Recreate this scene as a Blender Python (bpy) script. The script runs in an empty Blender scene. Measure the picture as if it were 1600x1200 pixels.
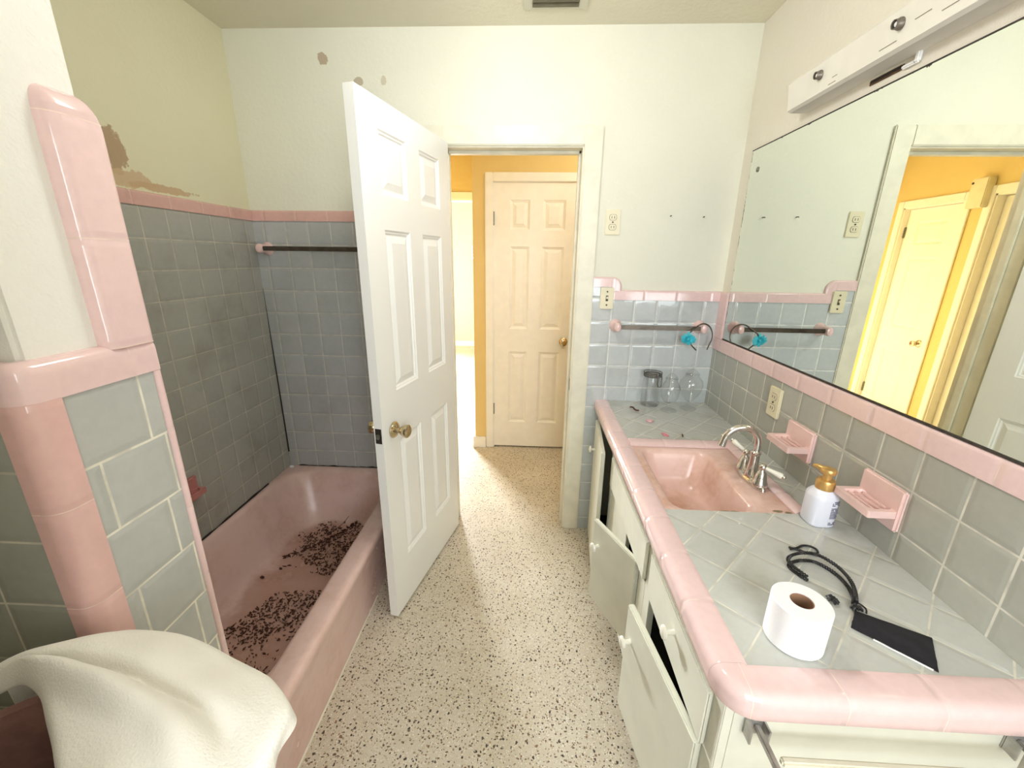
import bpy, bmesh, math, random
from mathutils import Vector, Matrix, noise
random.seed(7)
C = bpy.context.scene.collection
PI = math.pi
R, L, D, H, ZC = 0.894, -1.324, 2.0175, 2.3565, 0.767   # right wall, left wall, door wall, ceiling, counter height

# ------------------------------------------------------------------ materials
class NB:
    def __init__(s, name):
        s.m = bpy.data.materials.new(name); s.m.use_nodes = True
        s.t = s.m.node_tree; s.n = s.t.nodes; s.l = s.t.links
        s.b = s.n['Principled BSDF']
    def node(s, typ, **kw):
        x = s.n.new(typ)
        for k, v in kw.items(): setattr(x, k, v)
        return x
    def put(s, sock, v):
        if isinstance(v, bpy.types.NodeSocket): s.l.new(v, sock)
        else: sock.default_value = v
    def math(s, op, a, b=0.0, c=0.0):
        x = s.node('ShaderNodeMath', operation=op)
        for i, v in enumerate((a, b, c)): s.put(x.inputs[i], v)
        return x.outputs[0]
    def mix(s, f, a, b):
        x = s.node('ShaderNodeMix', data_type='RGBA')
        s.put(x.inputs[0], f); s.put(x.inputs[6], a); s.put(x.inputs[7], b)
        return x.outputs[2]
    def smooth(s, v, a, b):
        x = s.node('ShaderNodeMapRange', interpolation_type='SMOOTHSTEP')
        s.put(x.inputs[0], v); s.put(x.inputs[1], a); s.put(x.inputs[2], b)
        return x.outputs[0]
    def pos(s):
        g = s.node('ShaderNodeNewGeometry'); return g.outputs['Position']
    def dot(s, v, d):
        x = s.node('ShaderNodeVectorMath', operation='DOT_PRODUCT')
        s.l.new(v, x.inputs[0]); x.inputs[1].default_value = d
        return x.outputs['Value']
    def noise(s, vec, scale, detail=2.0, rough=0.5, dist=0.0):
        x = s.node('ShaderNodeTexNoise'); s.l.new(vec, x.inputs['Vector'])
        x.inputs['Scale'].default_value = scale; x.inputs['Detail'].default_value = detail
        x.inputs['Roughness'].default_value = rough; x.inputs['Distortion'].default_value = dist
        return x.outputs['Fac'], x.outputs['Color']
    def bump(s, h, strength, dist, normal=None):
        x = s.node('ShaderNodeBump'); s.l.new(h, x.inputs['Height'])
        x.inputs['Strength'].default_value = strength; x.inputs['Distance'].default_value = dist
        if normal: s.l.new(normal, x.inputs['Normal'])
        return x.outputs[0]
    def fin(s, col, rough=0.5, normal=None, metallic=0.0, **kw):
        s.put(s.b.inputs['Base Color'], col); s.put(s.b.inputs['Roughness'], rough)
        s.b.inputs['Metallic'].default_value = metallic
        if normal: s.l.new(normal, s.b.inputs['Normal'])
        for k, v in kw.items(): s.put(s.b.inputs[k], v)
        return s.m

def srgb(r, g, b):
    f = lambda c: (c / 255 / 12.92) if c <= 10 else ((c / 255 + 0.055) / 1.055) ** 2.4
    return (f(r), f(g), f(b), 1.0)

def plain(name, col, rough=0.5, metallic=0.0, var=0.0, scale=20, bump=0.0, bscale=200, **kw):
    b = NB(name); p = b.pos(); c = col
    if var:
        f, _ = b.noise(p, scale, 4)
        d = tuple(x * (1 - var) for x in col[:3]) + (1,)
        c = b.mix(b.smooth(f, 0.35, 0.65), d, col)
    nrm = None
    if bump:
        f, _ = b.noise(p, bscale, 3); nrm = b.bump(f, bump, 0.002)
    return b.fin(c, rough, nrm, metallic, **kw)

def tile(name, base, grout, U, u0, pu, V, v0, pv, g=0.02, rough=0.14, shift=0.0, var=0.10, wav=0.25, dirt=0.0):
    b = NB(name); p = b.pos()
    u = b.math('DIVIDE', b.math('SUBTRACT', b.dot(p, U), u0), pu)
    v = b.math('DIVIDE', b.math('SUBTRACT', b.dot(p, V), v0), pv)
    if shift:
        odd = b.math('FLOORED_MODULO', b.math('FLOOR', v), 2.0)
        u = b.math('ADD', u, b.math('MULTIPLY', odd, shift))
    n0, _ = b.noise(p, 9, 2)
    wob = b.math('MULTIPLY', b.math('SUBTRACT', n0, 0.5), 0.03)
    du = b.math('SUBTRACT', 0.5, b.math('ABSOLUTE', b.math('SUBTRACT', b.math('FRACT', b.math('ADD', u, wob)), 0.5)))
    dv = b.math('SUBTRACT', 0.5, b.math('ABSOLUTE', b.math('SUBTRACT', b.math('FRACT', b.math('ADD', v, wob)), 0.5)))
    d = b.math('MINIMUM', b.math('MULTIPLY', du, pu / 0.1095), b.math('MULTIPLY', dv, pv / 0.1095))
    m = b.smooth(d, g * 0.7, g * 1.25)
    cv = b.node('ShaderNodeCombineXYZ')
    b.l.new(b.math('FLOOR', u), cv.inputs[0]); b.l.new(b.math('FLOOR', v), cv.inputs[1])
    wn = b.node('ShaderNodeTexWhiteNoise', noise_dimensions='3D'); b.l.new(cv.outputs[0], wn.inputs['Vector'])
    hs = b.node('ShaderNodeHueSaturation'); hs.inputs['Color'].default_value = base
    sp, _ = b.noise(p, 60, 5, 0.6)
    lo, _ = b.noise(p, 7, 3, 0.6)
    val = b.math('ADD', b.math('MULTIPLY', b.math('SUBTRACT', wn.outputs['Value'], 0.5), var),
                 b.math('ADD', 1.0, b.math('ADD', b.math('MULTIPLY', b.math('SUBTRACT', sp, 0.5), 0.16), b.math('MULTIPLY', b.math('SUBTRACT', lo, 0.5), 0.14))))
    b.l.new(val, hs.inputs['Value'])
    gn, _ = b.noise(p, 25, 3)
    gd = tuple(x * 0.72 for x in grout[:3]) + (1,)
    gc = b.mix(b.smooth(gn, 0.35, 0.7), grout, gd)
    col = b.mix(m, gc, hs.outputs[0])
    if dirt:
        dn, _ = b.noise(p, 5, 4, 0.65)
        col = b.mix(b.math('MULTIPLY', b.smooth(dn, 0.5, 0.75), dirt), col, srgb(112, 100, 66))
    edge = b.smooth(d, g, g + 0.10)
    wn2, _ = b.noise(p, 16, 2)
    h = b.math('ADD', b.math('MULTIPLY', edge, 0.9), b.math('MULTIPLY', wn2, wav))
    # each tile sits at its own slight tilt
    nrm = b.bump(h, 0.35, 0.004)
    ro = b.math('ADD', rough, b.math('MULTIPLY', b.math('SUBTRACT', 1.0, m), 0.5))
    return b.fin(col, ro, nrm)

def wallpaint(name, col, blobs=(), rough=0.6, bump=0.5):
    """blobs: (centre, (rx,ry,rz), colour, strength) patches of worn or stained plaster"""
    b = NB(name); p = b.pos()
    f, _ = b.noise(p, 2.2, 4, 0.55)
    c = b.mix(b.smooth(f, 0.3, 0.7), tuple(x * 0.955 for x in col[:3]) + (1,), col)
    n1, nc = b.noise(p, 26, 5, 0.7)
    for ctr, rad, bc, st in blobs:
        mp = b.node('ShaderNodeVectorMath', operation='SUBTRACT'); b.l.new(p, mp.inputs[0]); mp.inputs[1].default_value = ctr
        dv = b.node('ShaderNodeVectorMath', operation='DIVIDE'); b.l.new(mp.outputs[0], dv.inputs[0]); dv.inputs[1].default_value = rad
        ln = b.node('ShaderNodeVectorMath', operation='LENGTH'); b.l.new(dv.outputs[0], ln.inputs[0])
        dd = b.math('ADD', ln.outputs['Value'], b.math('MULTIPLY', b.math('SUBTRACT', n1, 0.5), 1.6))
        c = b.mix(b.math('MULTIPLY', b.math('SUBTRACT', 1.0, b.smooth(dd, 0.85, 1.0)), st), c, bc)
    f1, _ = b.noise(p, 55, 3); f2, _ = b.noise(p, 260, 2)
    h = b.math('ADD', f1, b.math('MULTIPLY', f2, 0.4))
    return b.fin(c, rough, b.bump(h, bump, 0.003))

def terrazzo():
    b = NB('terrazzo'); p = b.pos()
    f, _ = b.noise(p, 3, 4, 0.6)
    c = b.mix(b.smooth(f, 0.35, 0.7), srgb(198, 188, 168), srgb(211, 202, 185))
    _, nc = b.noise(p, 70, 2)
    wv = b.node('ShaderNodeVectorMath', operation='MULTIPLY_ADD'); b.l.new(nc, wv.inputs[0])
    wv.inputs[1].default_value = (0.012, 0.012, 0); b.l.new(p, wv.inputs[2])
    def chips(scale, thr, prob, col, cc, stretch):
        mp = b.node('ShaderNodeMapping'); b.l.new(wv.outputs[0], mp.inputs['Vector'])
        mp.inputs['Scale'].default_value = stretch; mp.inputs['Rotation'].default_value = (0, 0, random.random() * 3)
        vo = b.node('ShaderNodeTexVoronoi', voronoi_dimensions='2D'); b.l.new(mp.outputs[0], vo.inputs['Vector']); vo.inputs['Scale'].default_value = scale
        sep = b.node('ShaderNodeSeparateColor'); b.l.new(vo.outputs['Color'], sep.inputs[0])
        t = b.math('MULTIPLY', b.math('ADD', 0.35, b.math('MULTIPLY', sep.outputs[1], 0.65)), thr)
        inside = b.math('LESS_THAN', vo.outputs['Distance'], t)
        pick = b.math('LESS_THAN', sep.outputs[0], prob)
        return b.mix(b.math('MULTIPLY', inside, pick), cc, col)
    c = chips(170, 0.36, 0.35, srgb(232, 226, 212), c, (1, 1.2, 1))
    c = chips(130, 0.34, 0.5, srgb(196, 180, 148), c, (1, 1.3, 1))
    c = chips(88, 0.29, 0.42, srgb(150, 128, 104), c, (1.3, 1, 1))
    c = chips(62, 0.26, 0.40, srgb(96, 82, 66), c, (1, 1.5, 1))
    c = chips(50, 0.25, 0.24, srgb(60, 52, 46), c, (1.5, 1, 1))
    c = chips(54, 0.25, 0.05, srgb(132, 100, 78), c, (1.2, 1, 1))
    g, _ = b.noise(p, 14, 4, 0.65)
    c = b.mix(b.math('MULTIPLY', b.smooth(g, 0.55, 0.8), 0.25), c, srgb(170, 148, 104))
    return b.fin(c, 0.34)

def thin_glass(name):
    b = NB(name); b.n.remove(b.b)
    lw = b.node('ShaderNodeLayerWeight'); lw.inputs['Blend'].default_value = 0.5
    fr = b.math('ADD', 0.03, b.math('MULTIPLY', b.math('POWER', lw.outputs['Facing'], 4.5), 0.42))
    tr = b.node('ShaderNodeBsdfTransparent'); tr.inputs[0].default_value = (0.988, 0.991, 0.989, 1)
    gl = b.node('ShaderNodeBsdfGlossy'); gl.inputs['Roughness'].default_value = 0.03
    mx = b.node('ShaderNodeMixShader')
    b.l.new(fr, mx.inputs[0]); b.l.new(tr.outputs[0], mx.inputs[1]); b.l.new(gl.outputs[0], mx.inputs[2])
    b.l.new(mx.outputs[0], b.n['Material Output'].inputs[0])
    return b.m
def glass(name, tint=(1, 1, 1, 1)):
    b = NB(name)
    b.b.inputs['Transmission Weight'].default_value = 1.0
    b.b.inputs['IOR'].default_value = 1.45
    return b.fin(tint, 0.02)

def enamel(name, col, dark, rough=0.16, wear=0.4):
    b = NB(name); p = b.pos()
    f, _ = b.noise(p, 6, 5, 0.6); f2, _ = b.noise(p, 45, 3)
    c = b.mix(b.math('MULTIPLY', b.smooth(b.math('ADD', f, b.math('MULTIPLY', f2, 0.25)), 0.5, 0.85), wear), col, dark)
    return b.fin(c, b.math('ADD', rough, b.math('MULTIPLY', f, 0.12)))

PINK = srgb(234, 204, 202); PGROUT = srgb(246, 222, 208)
GREY = srgb(178, 178, 168); GROUT = srgb(226, 222, 208)
X_, Y_, Z_ = (1, 0, 0), (0, 1, 0), (0, 0, 1)
M = {}
CREAM = srgb(236, 230, 204)
M['wall_back'] = wallpaint('plaster_back', srgb(234, 233, 216), [
    ((-0.906, D, 2.247), (0.022, 0.1, 0.024), srgb(176, 152, 124), 0.8), ((-0.76, D, 2.165), (0.02, 0.1, 0.018), srgb(168, 150, 120), 0.7),
    ((-0.65, D, 2.17), (0.012, 0.1, 0.018), srgb(186, 166, 132), 0.5)])
M['wall_left'] = wallpaint('plaster_left', srgb(228, 223, 190), [
    ((L, 1.385, 1.76), (0.1, 0.05, 0.075), srgb(172, 140, 108), 0.85), ((L, 1.42, 1.685), (0.1, 0.10, 0.03), srgb(206, 178, 140), 0.85),
    ((L, 1.56, 1.672), (0.1, 0.16, 0.014), srgb(200, 168, 130), 0.85)])
M['wall_right'] = wallpaint('plaster_right', srgb(236, 229, 214))
M['wall_partition'] = wallpaint('plaster_partition', srgb(240, 238, 230))
M['ceiling'] = wallpaint('ceiling_paint', srgb(232, 226, 204), bump=0.8)
M['yellow'] = wallpaint('yellow_wall', srgb(230, 203, 136), bump=0.6)
M['peach'] = wallpaint('peach_wall', srgb(228, 202, 184))
M['floor'] = terrazzo()
M['tile_right'] = tile('grey_tile_right', GREY, GROUT, (0, -1, 0), 0.0444 - D, 0.1095, Z_, 0.838, 0.1095)
M['tile_backr'] = tile('grey_tile_back_right', srgb(198, 204, 204), srgb(238, 238, 232), X_, 0.815, 0.1078, Z_, 0.838, 0.1095, rough=0.07, wav=0.5)
M['tile_backl'] = tile('grey_tile_back_left', srgb(180, 182, 181), srgb(214, 210, 196), X_, -1.27, 0.1073, Z_, 0.430, 0.1071, g=0.016, dirt=0.15)
M['tile_left'] = tile('grey_tile_left', srgb(174, 173, 164), srgb(208, 203, 184), Y_, 1.4215, 0.1067, Z_, 0.430, 0.1071, g=0.014, dirt=0.25)
M['tile_end'] = tile('grey_tile_partition', srgb(186, 188, 184), srgb(236, 232, 216), Y_, 0.503, 0.1095, Z_, 1.0525, 0.1095, shift=0.224, g=0.018)
M['tile_front'] = tile('grey_tile_partition_front', srgb(172, 173, 164), srgb(214, 210, 194), X_, -0.742, 0.1095, Z_, 1.0725, 0.1055, g=0.016)
s2 = 0.70710678
M['tile_counter'] = tile('grey_tile_counter', srgb(194, 195, 189), srgb(222, 218, 203), (s2, s2, 0), 0.0265, 0.1095, (s2, -s2, 0), -0.0235, 0.1095, g=0.016, rough=0.10, dirt=0.28)
def pinktile(name, U, u0, pu, base=PINK, **kw):
    return tile(name, base, PGROUT, U, u0, pu, (0.0001, 0.0001, 0.0001), -0.5, 1.0, g=0.006, rough=kw.pop('rough', 0.1), var=0.05, wav=0.15, **kw)
M['pink_x'] = pinktile('pink_cap_x', X_, 0.534, 0.1525)
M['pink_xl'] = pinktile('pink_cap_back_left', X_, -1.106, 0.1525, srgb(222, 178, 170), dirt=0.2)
M['pink_y'] = pinktile('pink_cap_y', Y_, 0.735, 0.151)
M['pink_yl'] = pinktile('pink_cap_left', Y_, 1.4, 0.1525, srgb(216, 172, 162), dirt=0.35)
M['pink_front'] = pinktile('pink_counter_edge', Y_, 0.567, 0.1475)
M['pink_z'] = pinktile('pink_strip_z', Z_, 1.316, 0.152)
M['pink_corner'] = pinktile('pink_corner', Z_, 1.271, 0.152, srgb(224, 184, 178))
M['pink_dish'] = plain('pink_ceramic', srgb(242, 208, 202), 0.14, var=0.06)
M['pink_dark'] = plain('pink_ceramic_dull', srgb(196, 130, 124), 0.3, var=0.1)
def tub_enamel():
    m = enamel('pink_tub_enamel', srgb(230, 199, 192), srgb(204, 164, 148), 0.2, 0.5); t = m.node_tree; b = NB.__new__(NB)
    b.m, b.t, b.n, b.l = m, t, t.nodes, t.links; b.b = t.nodes['Principled BSDF']; p = b.pos()
    src = b.b.inputs['Base Color'].links[0].from_socket
    n1, _ = b.noise(p, 7, 5, 0.65)      # brown tide mark left by standing water on the bottom
    k = b.math('SUBTRACT', 1.0, b.smooth(b.math('ADD', b.dot(p, (0, 0, 1)), b.math('MULTIPLY', b.math('SUBTRACT', n1, 0.5), 0.06)), 0.062, 0.088))
    inn = b.math('LESS_THAN', b.dot(p, (1, 0, 0)), -0.70)
    b.put(b.b.inputs['Base Color'], b.mix(b.math('MULTIPLY', b.math('MULTIPLY', k, inn), 0.6), src, srgb(176, 126, 104)))
    return m
M['tub'] = tub_enamel()
M['sink'] = enamel('pink_sink_enamel', srgb(234, 200, 190), srgb(204, 156, 128), 0.14, 0.75)
M['white'] = plain('white_gloss_paint', srgb(240, 240, 236), 0.35, var=0.02, scale=6)
M['trim'] = plain('trim_paint', srgb(236, 232, 212), 0.4, var=0.08, scale=14, bump=0.1, bscale=60)
M['halldoor'] = plain('hall_door_paint', srgb(246, 242, 232), 0.4, var=0.03)
M['cab'] = plain('cabinet_paint', srgb(228, 228, 212), 0.38, var=0.06, scale=10, bump=0.08, bscale=80)
M['cabin_shade'] = plain('cabinet_inside_shade', srgb(26, 20, 16), 0.9, var=0.3)  # near-black colour puts the shade inside the cabinet into the paint
M['chip'] = plain('worn_edge', srgb(150, 134, 102), 0.7, var=0.3, scale=60)
M['brass'] = plain('aged_brass', srgb(204, 188, 156), 0.18, 1.0, var=0.12, scale=50)
M['gold'] = plain('gold_plastic', srgb(214, 172, 104), 0.28, 0.55)
M['chrome'] = plain('chrome', srgb(214, 210, 204), 0.08, 1.0)
M['dullchrome'] = plain('worn_chrome', srgb(190, 188, 184), 0.3, 0.6, var=0.2, scale=60)
M['darkbar'] = plain('tarnished_bar', srgb(104, 96, 88), 0.32, 1.0, var=0.25, scale=30)
M['black'] = plain('black_cord', srgb(26, 24, 24), 0.5)
M['blackcloth'] = plain('black_felt', srgb(34, 32, 38), 0.95, var=0.35, scale=40, bump=0.3, bscale=500)
M['dark'] = plain('dark_gap', srgb(40, 32, 26), 0.8)
M['ivory'] = plain('ivory_plastic', srgb(232, 224, 192), 0.35, var=0.05)
M['slot'] = plain('outlet_slot', srgb(74, 64, 50), 0.6)
def silvered():
    b = NB('silvered_glass'); p = b.pos()
    ny, _ = b.noise(p, 60, 4, 0.7); nz, _ = b.noise(p, 9, 3, 0.6)
    ey = b.math('SUBTRACT', 1.926, b.dot(p, (0, 1, 0))); ez = b.math('SUBTRACT', 1.8835, b.dot(p, (0, 0, 1)))
    e = b.math('MINIMUM', ey, b.math('ADD', ez, 0.003))
    lim = b.math('MULTIPLY', b.math('SUBTRACT', b.math('ADD', ny, nz), 0.98), 0.030)
    m = b.math('LESS_THAN', e, lim)
    c = b.mix(m, srgb(238, 243, 236), srgb(92, 84, 72))
    b.put(b.b.inputs['Metallic'], b.math('SUBTRACT', 1.0, b.math('MULTIPLY', m, 0.8)))
    b.put(b.b.inputs['Base Color'], c); b.put(b.b.inputs['Roughness'], b.math('MULTIPLY', m, 0.6))
    return b.m
M['mirror'] = silvered()
M['mirrorback'] = plain('mirror_backing', srgb(66, 58, 50), 0.7, var=0.4, scale=80)
M['glass'] = thin_glass('clear_glass')
M['pane'] = glass('window_glass')
M['wood'] = plain('white_washed_wood', srgb(236, 232, 222), 0.55, var=0.06, scale=9, bump=0.25, bscale=40)
M['crack'] = plain('wood_crack', srgb(130, 118, 100), 0.8)
M['socket'] = plain('lamp_socket_metal', srgb(140, 132, 122), 0.4, 0.5, var=0.3, scale=90)
M['bulb'] = plain('white_bulb', srgb(252, 252, 250), 0.2)
M['paper'] = plain('tissue_paper', srgb(248, 248, 250), 0.95, bump=0.35, bscale=420)
M['card'] = plain('cardboard', srgb(160, 122, 96), 0.9, var=0.1)
M['bottle'] = plain('white_bottle_plastic', srgb(236, 238, 250), 0.3)
M['print'] = plain('grey_print', srgb(120, 120, 136), 0.5)
M['towel'] = plain('white_terry', srgb(244, 241, 232), 0.98, var=0.03, scale=10, bump=0.5, bscale=330)
M['hamper'] = plain('dusky_pink_fabric', srgb(142, 106, 98), 0.95, var=0.2, scale=30, bump=0.4, bscale=240)
M['leaf'] = plain('dry_debris', srgb(92, 54, 40), 0.9, var=0.4, scale=60)
M['blue'] = plain('turquoise_ribbon', srgb(54, 190, 208), 0.5, var=0.15)
M['knob'] = plain('white_knob', srgb(240, 238, 224), 0.2)
M['petal'] = plain('pink_petal', srgb(232, 150, 160), 0.6, var=0.25, scale=120)
M['grille'] = plain('vent_paint', srgb(214, 210, 190), 0.5)
M['slatshade'] = plain('shade_slat', srgb(112, 106, 84), 0.7, var=0.2)  # dark olive puts the vent's inner shade into the slat colour
M['caulk'] = plain('dark_caulk', srgb(46, 38, 34), 0.8, var=0.4, scale=40)
M['greyplate'] = plain('dull_metal', srgb(146, 146, 134), 0.45, 0.8, var=0.3, scale=70)
M['clipmetal'] = plain('dark_wire', srgb(96, 90, 84), 0.35, 0.6)
M['petalpale'] = plain('pale_petal', srgb(236, 196, 198), 0.6, var=0.3, scale=120)
M['brown'] = plain('brown_rust', srgb(110, 78, 52), 0.85, var=0.4, scale=60)

# ------------------------------------------------------------------ geometry helpers
def obj(name, bm, mat, parent=None, smooth=False, mats=None, recalc=True):
    me = bpy.data.meshes.new(name)
    if recalc: bmesh.ops.recalc_face_normals(bm, faces=bm.faces)
    bm.to_mesh(me); bm.free()
    for m in (mats or [mat]): me.materials.append(m)
    if smooth:
        for p in me.polygons: p.use_smooth = True
        try: me.set_sharp_from_angle(angle=math.radians(40))
        except Exception: pass
    o = bpy.data.objects.new(name, me); C.objects.link(o)
    if parent is not None: o.parent = parent
    return o
def thing(name, label, cat, loc=(0, 0, 0), rotz=0, group=None):
    o = bpy.data.objects.new(name, None); C.objects.link(o)
    o.empty_display_size = 0.05
    o.location = loc; o.rotation_euler = (0, 0, rotz); tag(o, label, cat, group); return o
def tag(o, label, cat, group=None):
    o['label'] = label; o['category'] = cat
    if group: o['group'] = group
    return o
def struct(o, label=None, cat=None):
    o['kind'] = 'structure'
    if label: o['label'] = label; o['category'] = cat
    return o
def bx(bm, x0, x1, y0, y1, z0, z1, mi=0, bev=0.0, seg=2):
    v = [bm.verts.new((x, y, z)) for x in (x0, x1) for y in (y0, y1) for z in (z0, z1)]
    fs = [bm.faces.new([v[i] for i in q]) for q in ((0, 1, 3, 2), (4, 6, 7, 5), (0, 4, 5, 1), (2, 3, 7, 6), (0, 2, 6, 4), (1, 5, 7, 3))]
    for f in fs: f.material_index = mi
    if bev:
        es = list({e for f in fs for e in f.edges})
        bmesh.ops.bevel(bm, geom=es, offset=bev, segments=seg, affect='EDGES', clamp_overlap=True)
    return bm
def box(*a, **k): return bx(bmesh.new(), *a, **k)
def loft(bm, loops, cap0=True, cap1=True, closed=True, mi=0):
    rows = [[bm.verts.new(p) for p in lp] for lp in loops]
    n = len(rows[0])
    for a, b in zip(rows, rows[1:]):
        for i in range(n if closed else n - 1):
            j = (i + 1) % n
            f = bm.faces.new((a[i], a[j], b[j], b[i])); f.material_index = mi
    if cap0: bm.faces.new(list(reversed(rows[0]))).material_index = mi
    if cap1: bm.faces.new(rows[-1]).material_index = mi
    return bm
def lathe(bm, prof, mat=None, n=24, mi=0, cap0=True, cap1=True):
    mat = mat or Matrix()
    loops = [[mat @ Vector((r * math.cos(2 * PI * i / n), r * math.sin(2 * PI * i / n), z)) for i in range(n)] for r, z in prof]
    return loft(bm, loops, cap0, cap1, mi=mi)
def axis_to(origin, direction):
    d = Vector(direction).normalized()
    return Matrix.Translation(Vector(origin)) @ d.to_track_quat('Z', 'Y').to_matrix().to_4x4()
def tube(bm, pts, r, n=12, mi=0, closed=False, flat=None):
    pts = [Vector(p) for p in pts]; N = len(pts)
    rs = r if isinstance(r, (list, tuple)) else [r] * N
    up = None; loops = []
    for i, p in enumerate(pts):
        if closed: t = (pts[(i + 1) % N] - pts[i - 1]).normalized()
        else: t = (pts[min(i + 1, N - 1)] - pts[max(i - 1, 0)]).normalized()
        if up is None:
            up = t.orthogonal().normalized()
        up = (up - t * up.dot(t)).normalized(); s = t.cross(up)
        loops.append([p + (up * math.cos(2 * PI * k / n) + s * math.sin(2 * PI * k / n)) * rs[i] for k in range(n)])
    if closed:
        rows = [[bm.verts.new(q) for q in lp] for lp in loops]
        for a in range(N):
            A, B = rows[a], rows[(a + 1) % N]
            best = min(range(n), key=lambda o: (A[0].co - B[o].co).length) if a == N - 1 else 0
            for k in range(n):
                bm.faces.new((A[k], A[(k + 1) % n], B[(k + 1 + best) % n], B[(k + best) % n])).material_index = mi
        return bm
    return loft(bm, loops, mi=mi)
def spline(pts, n=8):
    pts = [Vector(p) for p in pts]; out = []
    for i in range(len(pts) - 1):
        p0 = pts[max(i - 1, 0)]; p1 = pts[i]; p2 = pts[i + 1]; p3 = pts[min(i + 2, len(pts) - 1)]
        for k in range(n):
            t = k / n
            out.append(0.5 * ((2 * p1) + (p2 - p0) * t + (2 * p0 - 5 * p1 + 4 * p2 - p3) * t * t + (3 * p1 - p0 - 3 * p2 + p3) * t ** 3))
    out.append(pts[-1]); return out
def rrect(x0, x1, y0, y1, r, z, k=6):
    out = []
    for cx, cy, a0 in ((x1 - r, y1 - r, 0), (x0 + r, y1 - r, 90), (x0 + r, y0 + r, 180), (x1 - r, y0 + r, 270)):
        for i in range(k + 1):
            a = math.radians(a0 + 90 * i / k); out.append((cx + r * math.cos(a), cy + r * math.sin(a), z))
    return out
def sweep(bm, stations, prof, mi=0, cap=True):
    """stations: (origin, outward vector, up vector); prof: (out, up) pairs"""
    loops = [[Vector(o) + Vector(u) * a + Vector(w) * b for a, b in prof] for o, u, w in stations]
    return loft(bm, loops, cap, cap, mi=mi)
def arc(cx, cy, r, a0, a1, n):
    return [(cx + r * math.cos(math.radians(a0 + (a1 - a0) * i / n)), cy + r * math.sin(math.radians(a0 + (a1 - a0) * i / n))) for i in range(n + 1)]
# bullnose strip profile: (out of wall, up)
def bull(h, t=0.012, r=0.010):
    return [(0, 0), (t, 0)] + arc(t - r, h - r, r, 0, 90, 5) + [(0, h)]

# ------------------------------------------------------------------ room shell
struct(obj('floor', box(-4.2, 1.6, -1.1, 7.2, -0.1, 0.0), M['floor']), 'speckled cream terrazzo floor', 'floor')
struct(obj('ceiling', box(L - 0.1, R + 0.1, -1.1, D + 0.12, H, H + 0.1), M['ceiling']), 'cream textured bathroom ceiling', 'ceiling')
struct(obj('ceiling_hall', box(-4.2, 1.6, D + 0.121, 7.2, 2.40, 2.5), M['ceiling']), 'ceiling over the hall', 'ceiling')
OX0, OX1, OZ = -0.418, 0.222, 1.932     # rough opening of the bathroom doorway
bm = bmesh.new()
y0, y1 = D, D + 0.06
for a in ((L - 0.1, OX0, y0, y1, 0, H), (OX1, R + 0.1, y0, y1, 0, H), (OX0, OX1, y0, y1, OZ, H)): bx(bm, *a)
wall_back = struct(obj('wall_back', bm, M['wall_back']), 'cream wall around the open doorway', 'wall')
bm = bmesh.new(); y0, y1 = D + 0.0605, D + 0.12
for a in ((-1.46, OX0, y0, y1, 0, 2.4), (OX1, 1.3, y0, y1, 0, 2.4), (OX0, OX1, y0, y1, OZ, 2.4)): bx(bm, *a)
struct(obj('wall_hall_near', bm, M['yellow']), 'yellow hall side of the bathroom wall', 'wall')
wall_left = struct(obj('wall_left', box(L - 0.1, L, -1.0, D, 0, H), M['wall_left']), 'stained cream wall above the bathtub', 'wall')
wall_right = struct(obj('wall_right', box(R, R + 0.1, -1.0, D, 0, H), M['wall_right']), 'cream wall behind the mirror', 'wall')
# rear wall with window, behind the camera
bm = bmesh.new(); WX0, WX1, WZ0, WZ1 = -0.05, 0.86, 0.95, 2.1
for a in ((L - 0.1, WX0, -1.1, -1.0, 0, H), (WX1, R + 0.1, -1.1, -1.0, 0, H), (WX0, WX1, -1.1, -1.0, 0, WZ0), (WX0, WX1, -1.1, -1.0, WZ1, H)): bx(bm, *a)
struct(obj('wall_rear', bm, M['wall_right']), 'wall with the window behind the viewer', 'wall')
struct(obj('light_blocker_left', box(L, -0.2, -0.16, -0.06, 0, H), M['wall_right']), 'unseen panel added to shade the left corner', 'wall')  # added out of view to keep window light off the partition front
def window(name, x0, x1, y, z0, z1, label):
    bm = bmesh.new(); t = 0.03
    for a in ((x0, x1, z0, z0 + t), (x0, x1, z1 - t, z1), (x0, x0 + t, z0 + t, z1 - t), (x1 - t, x1, z0 + t, z1 - t), (x0 + t, x1 - t, (z0 + z1) / 2 - t / 2, (z0 + z1) / 2 + t / 2)):
        bx(bm, a[0], a[1], y - 0.03, y + 0.03, a[2], a[3])
    return struct(obj(name, bm, M['white']), label, 'window')
window('window_1', WX0, WX1, -1.05, WZ0, WZ1, 'window behind the viewer')

# wall tiling (children of their walls)
T = 0.007
obj('tile_field', box(L, -0.5, D - T, D, 0.33, 1.608), M['tile_backl'], wall_back)
obj('tile_cap', sweep(bmesh.new(), [((-0.5, D, 1.606), (0, -1, 0), Z_), ((L, D, 1.606), (0, -1, 0), Z_)], bull(0.047)), M['pink_xl'], wall_back, True)
bm = bmesh.new(); bx(bm, 0.285, R, D - T, D, 0, 1.276); bx(bm, 0.285, 0.415, D - T, D, 1.276, 1.332)
obj('tile_field', bm, M['tile_backr'], wall_back)
bm = bmesh.new(); pr = bull(0.046)
sweep(bm, [((R - 0.003, D, 1.271), (0, -1, 0), Z_), ((0.386, D, 1.271), (0, -1, 0), Z_)], pr)
rc = 0.018
st = [((0.285, D, 1.33), (0, -1, 0), Z_), ((0.42 - rc, D, 1.33), (0, -1, 0), Z_)]
for i in range(1, 7):
    a = math.radians(90 - 90 * i / 6)
    st.append(((0.42 - rc, D, 1.33), (0, -1, 0), (math.cos(a), 0, math.sin(a))))
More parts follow.
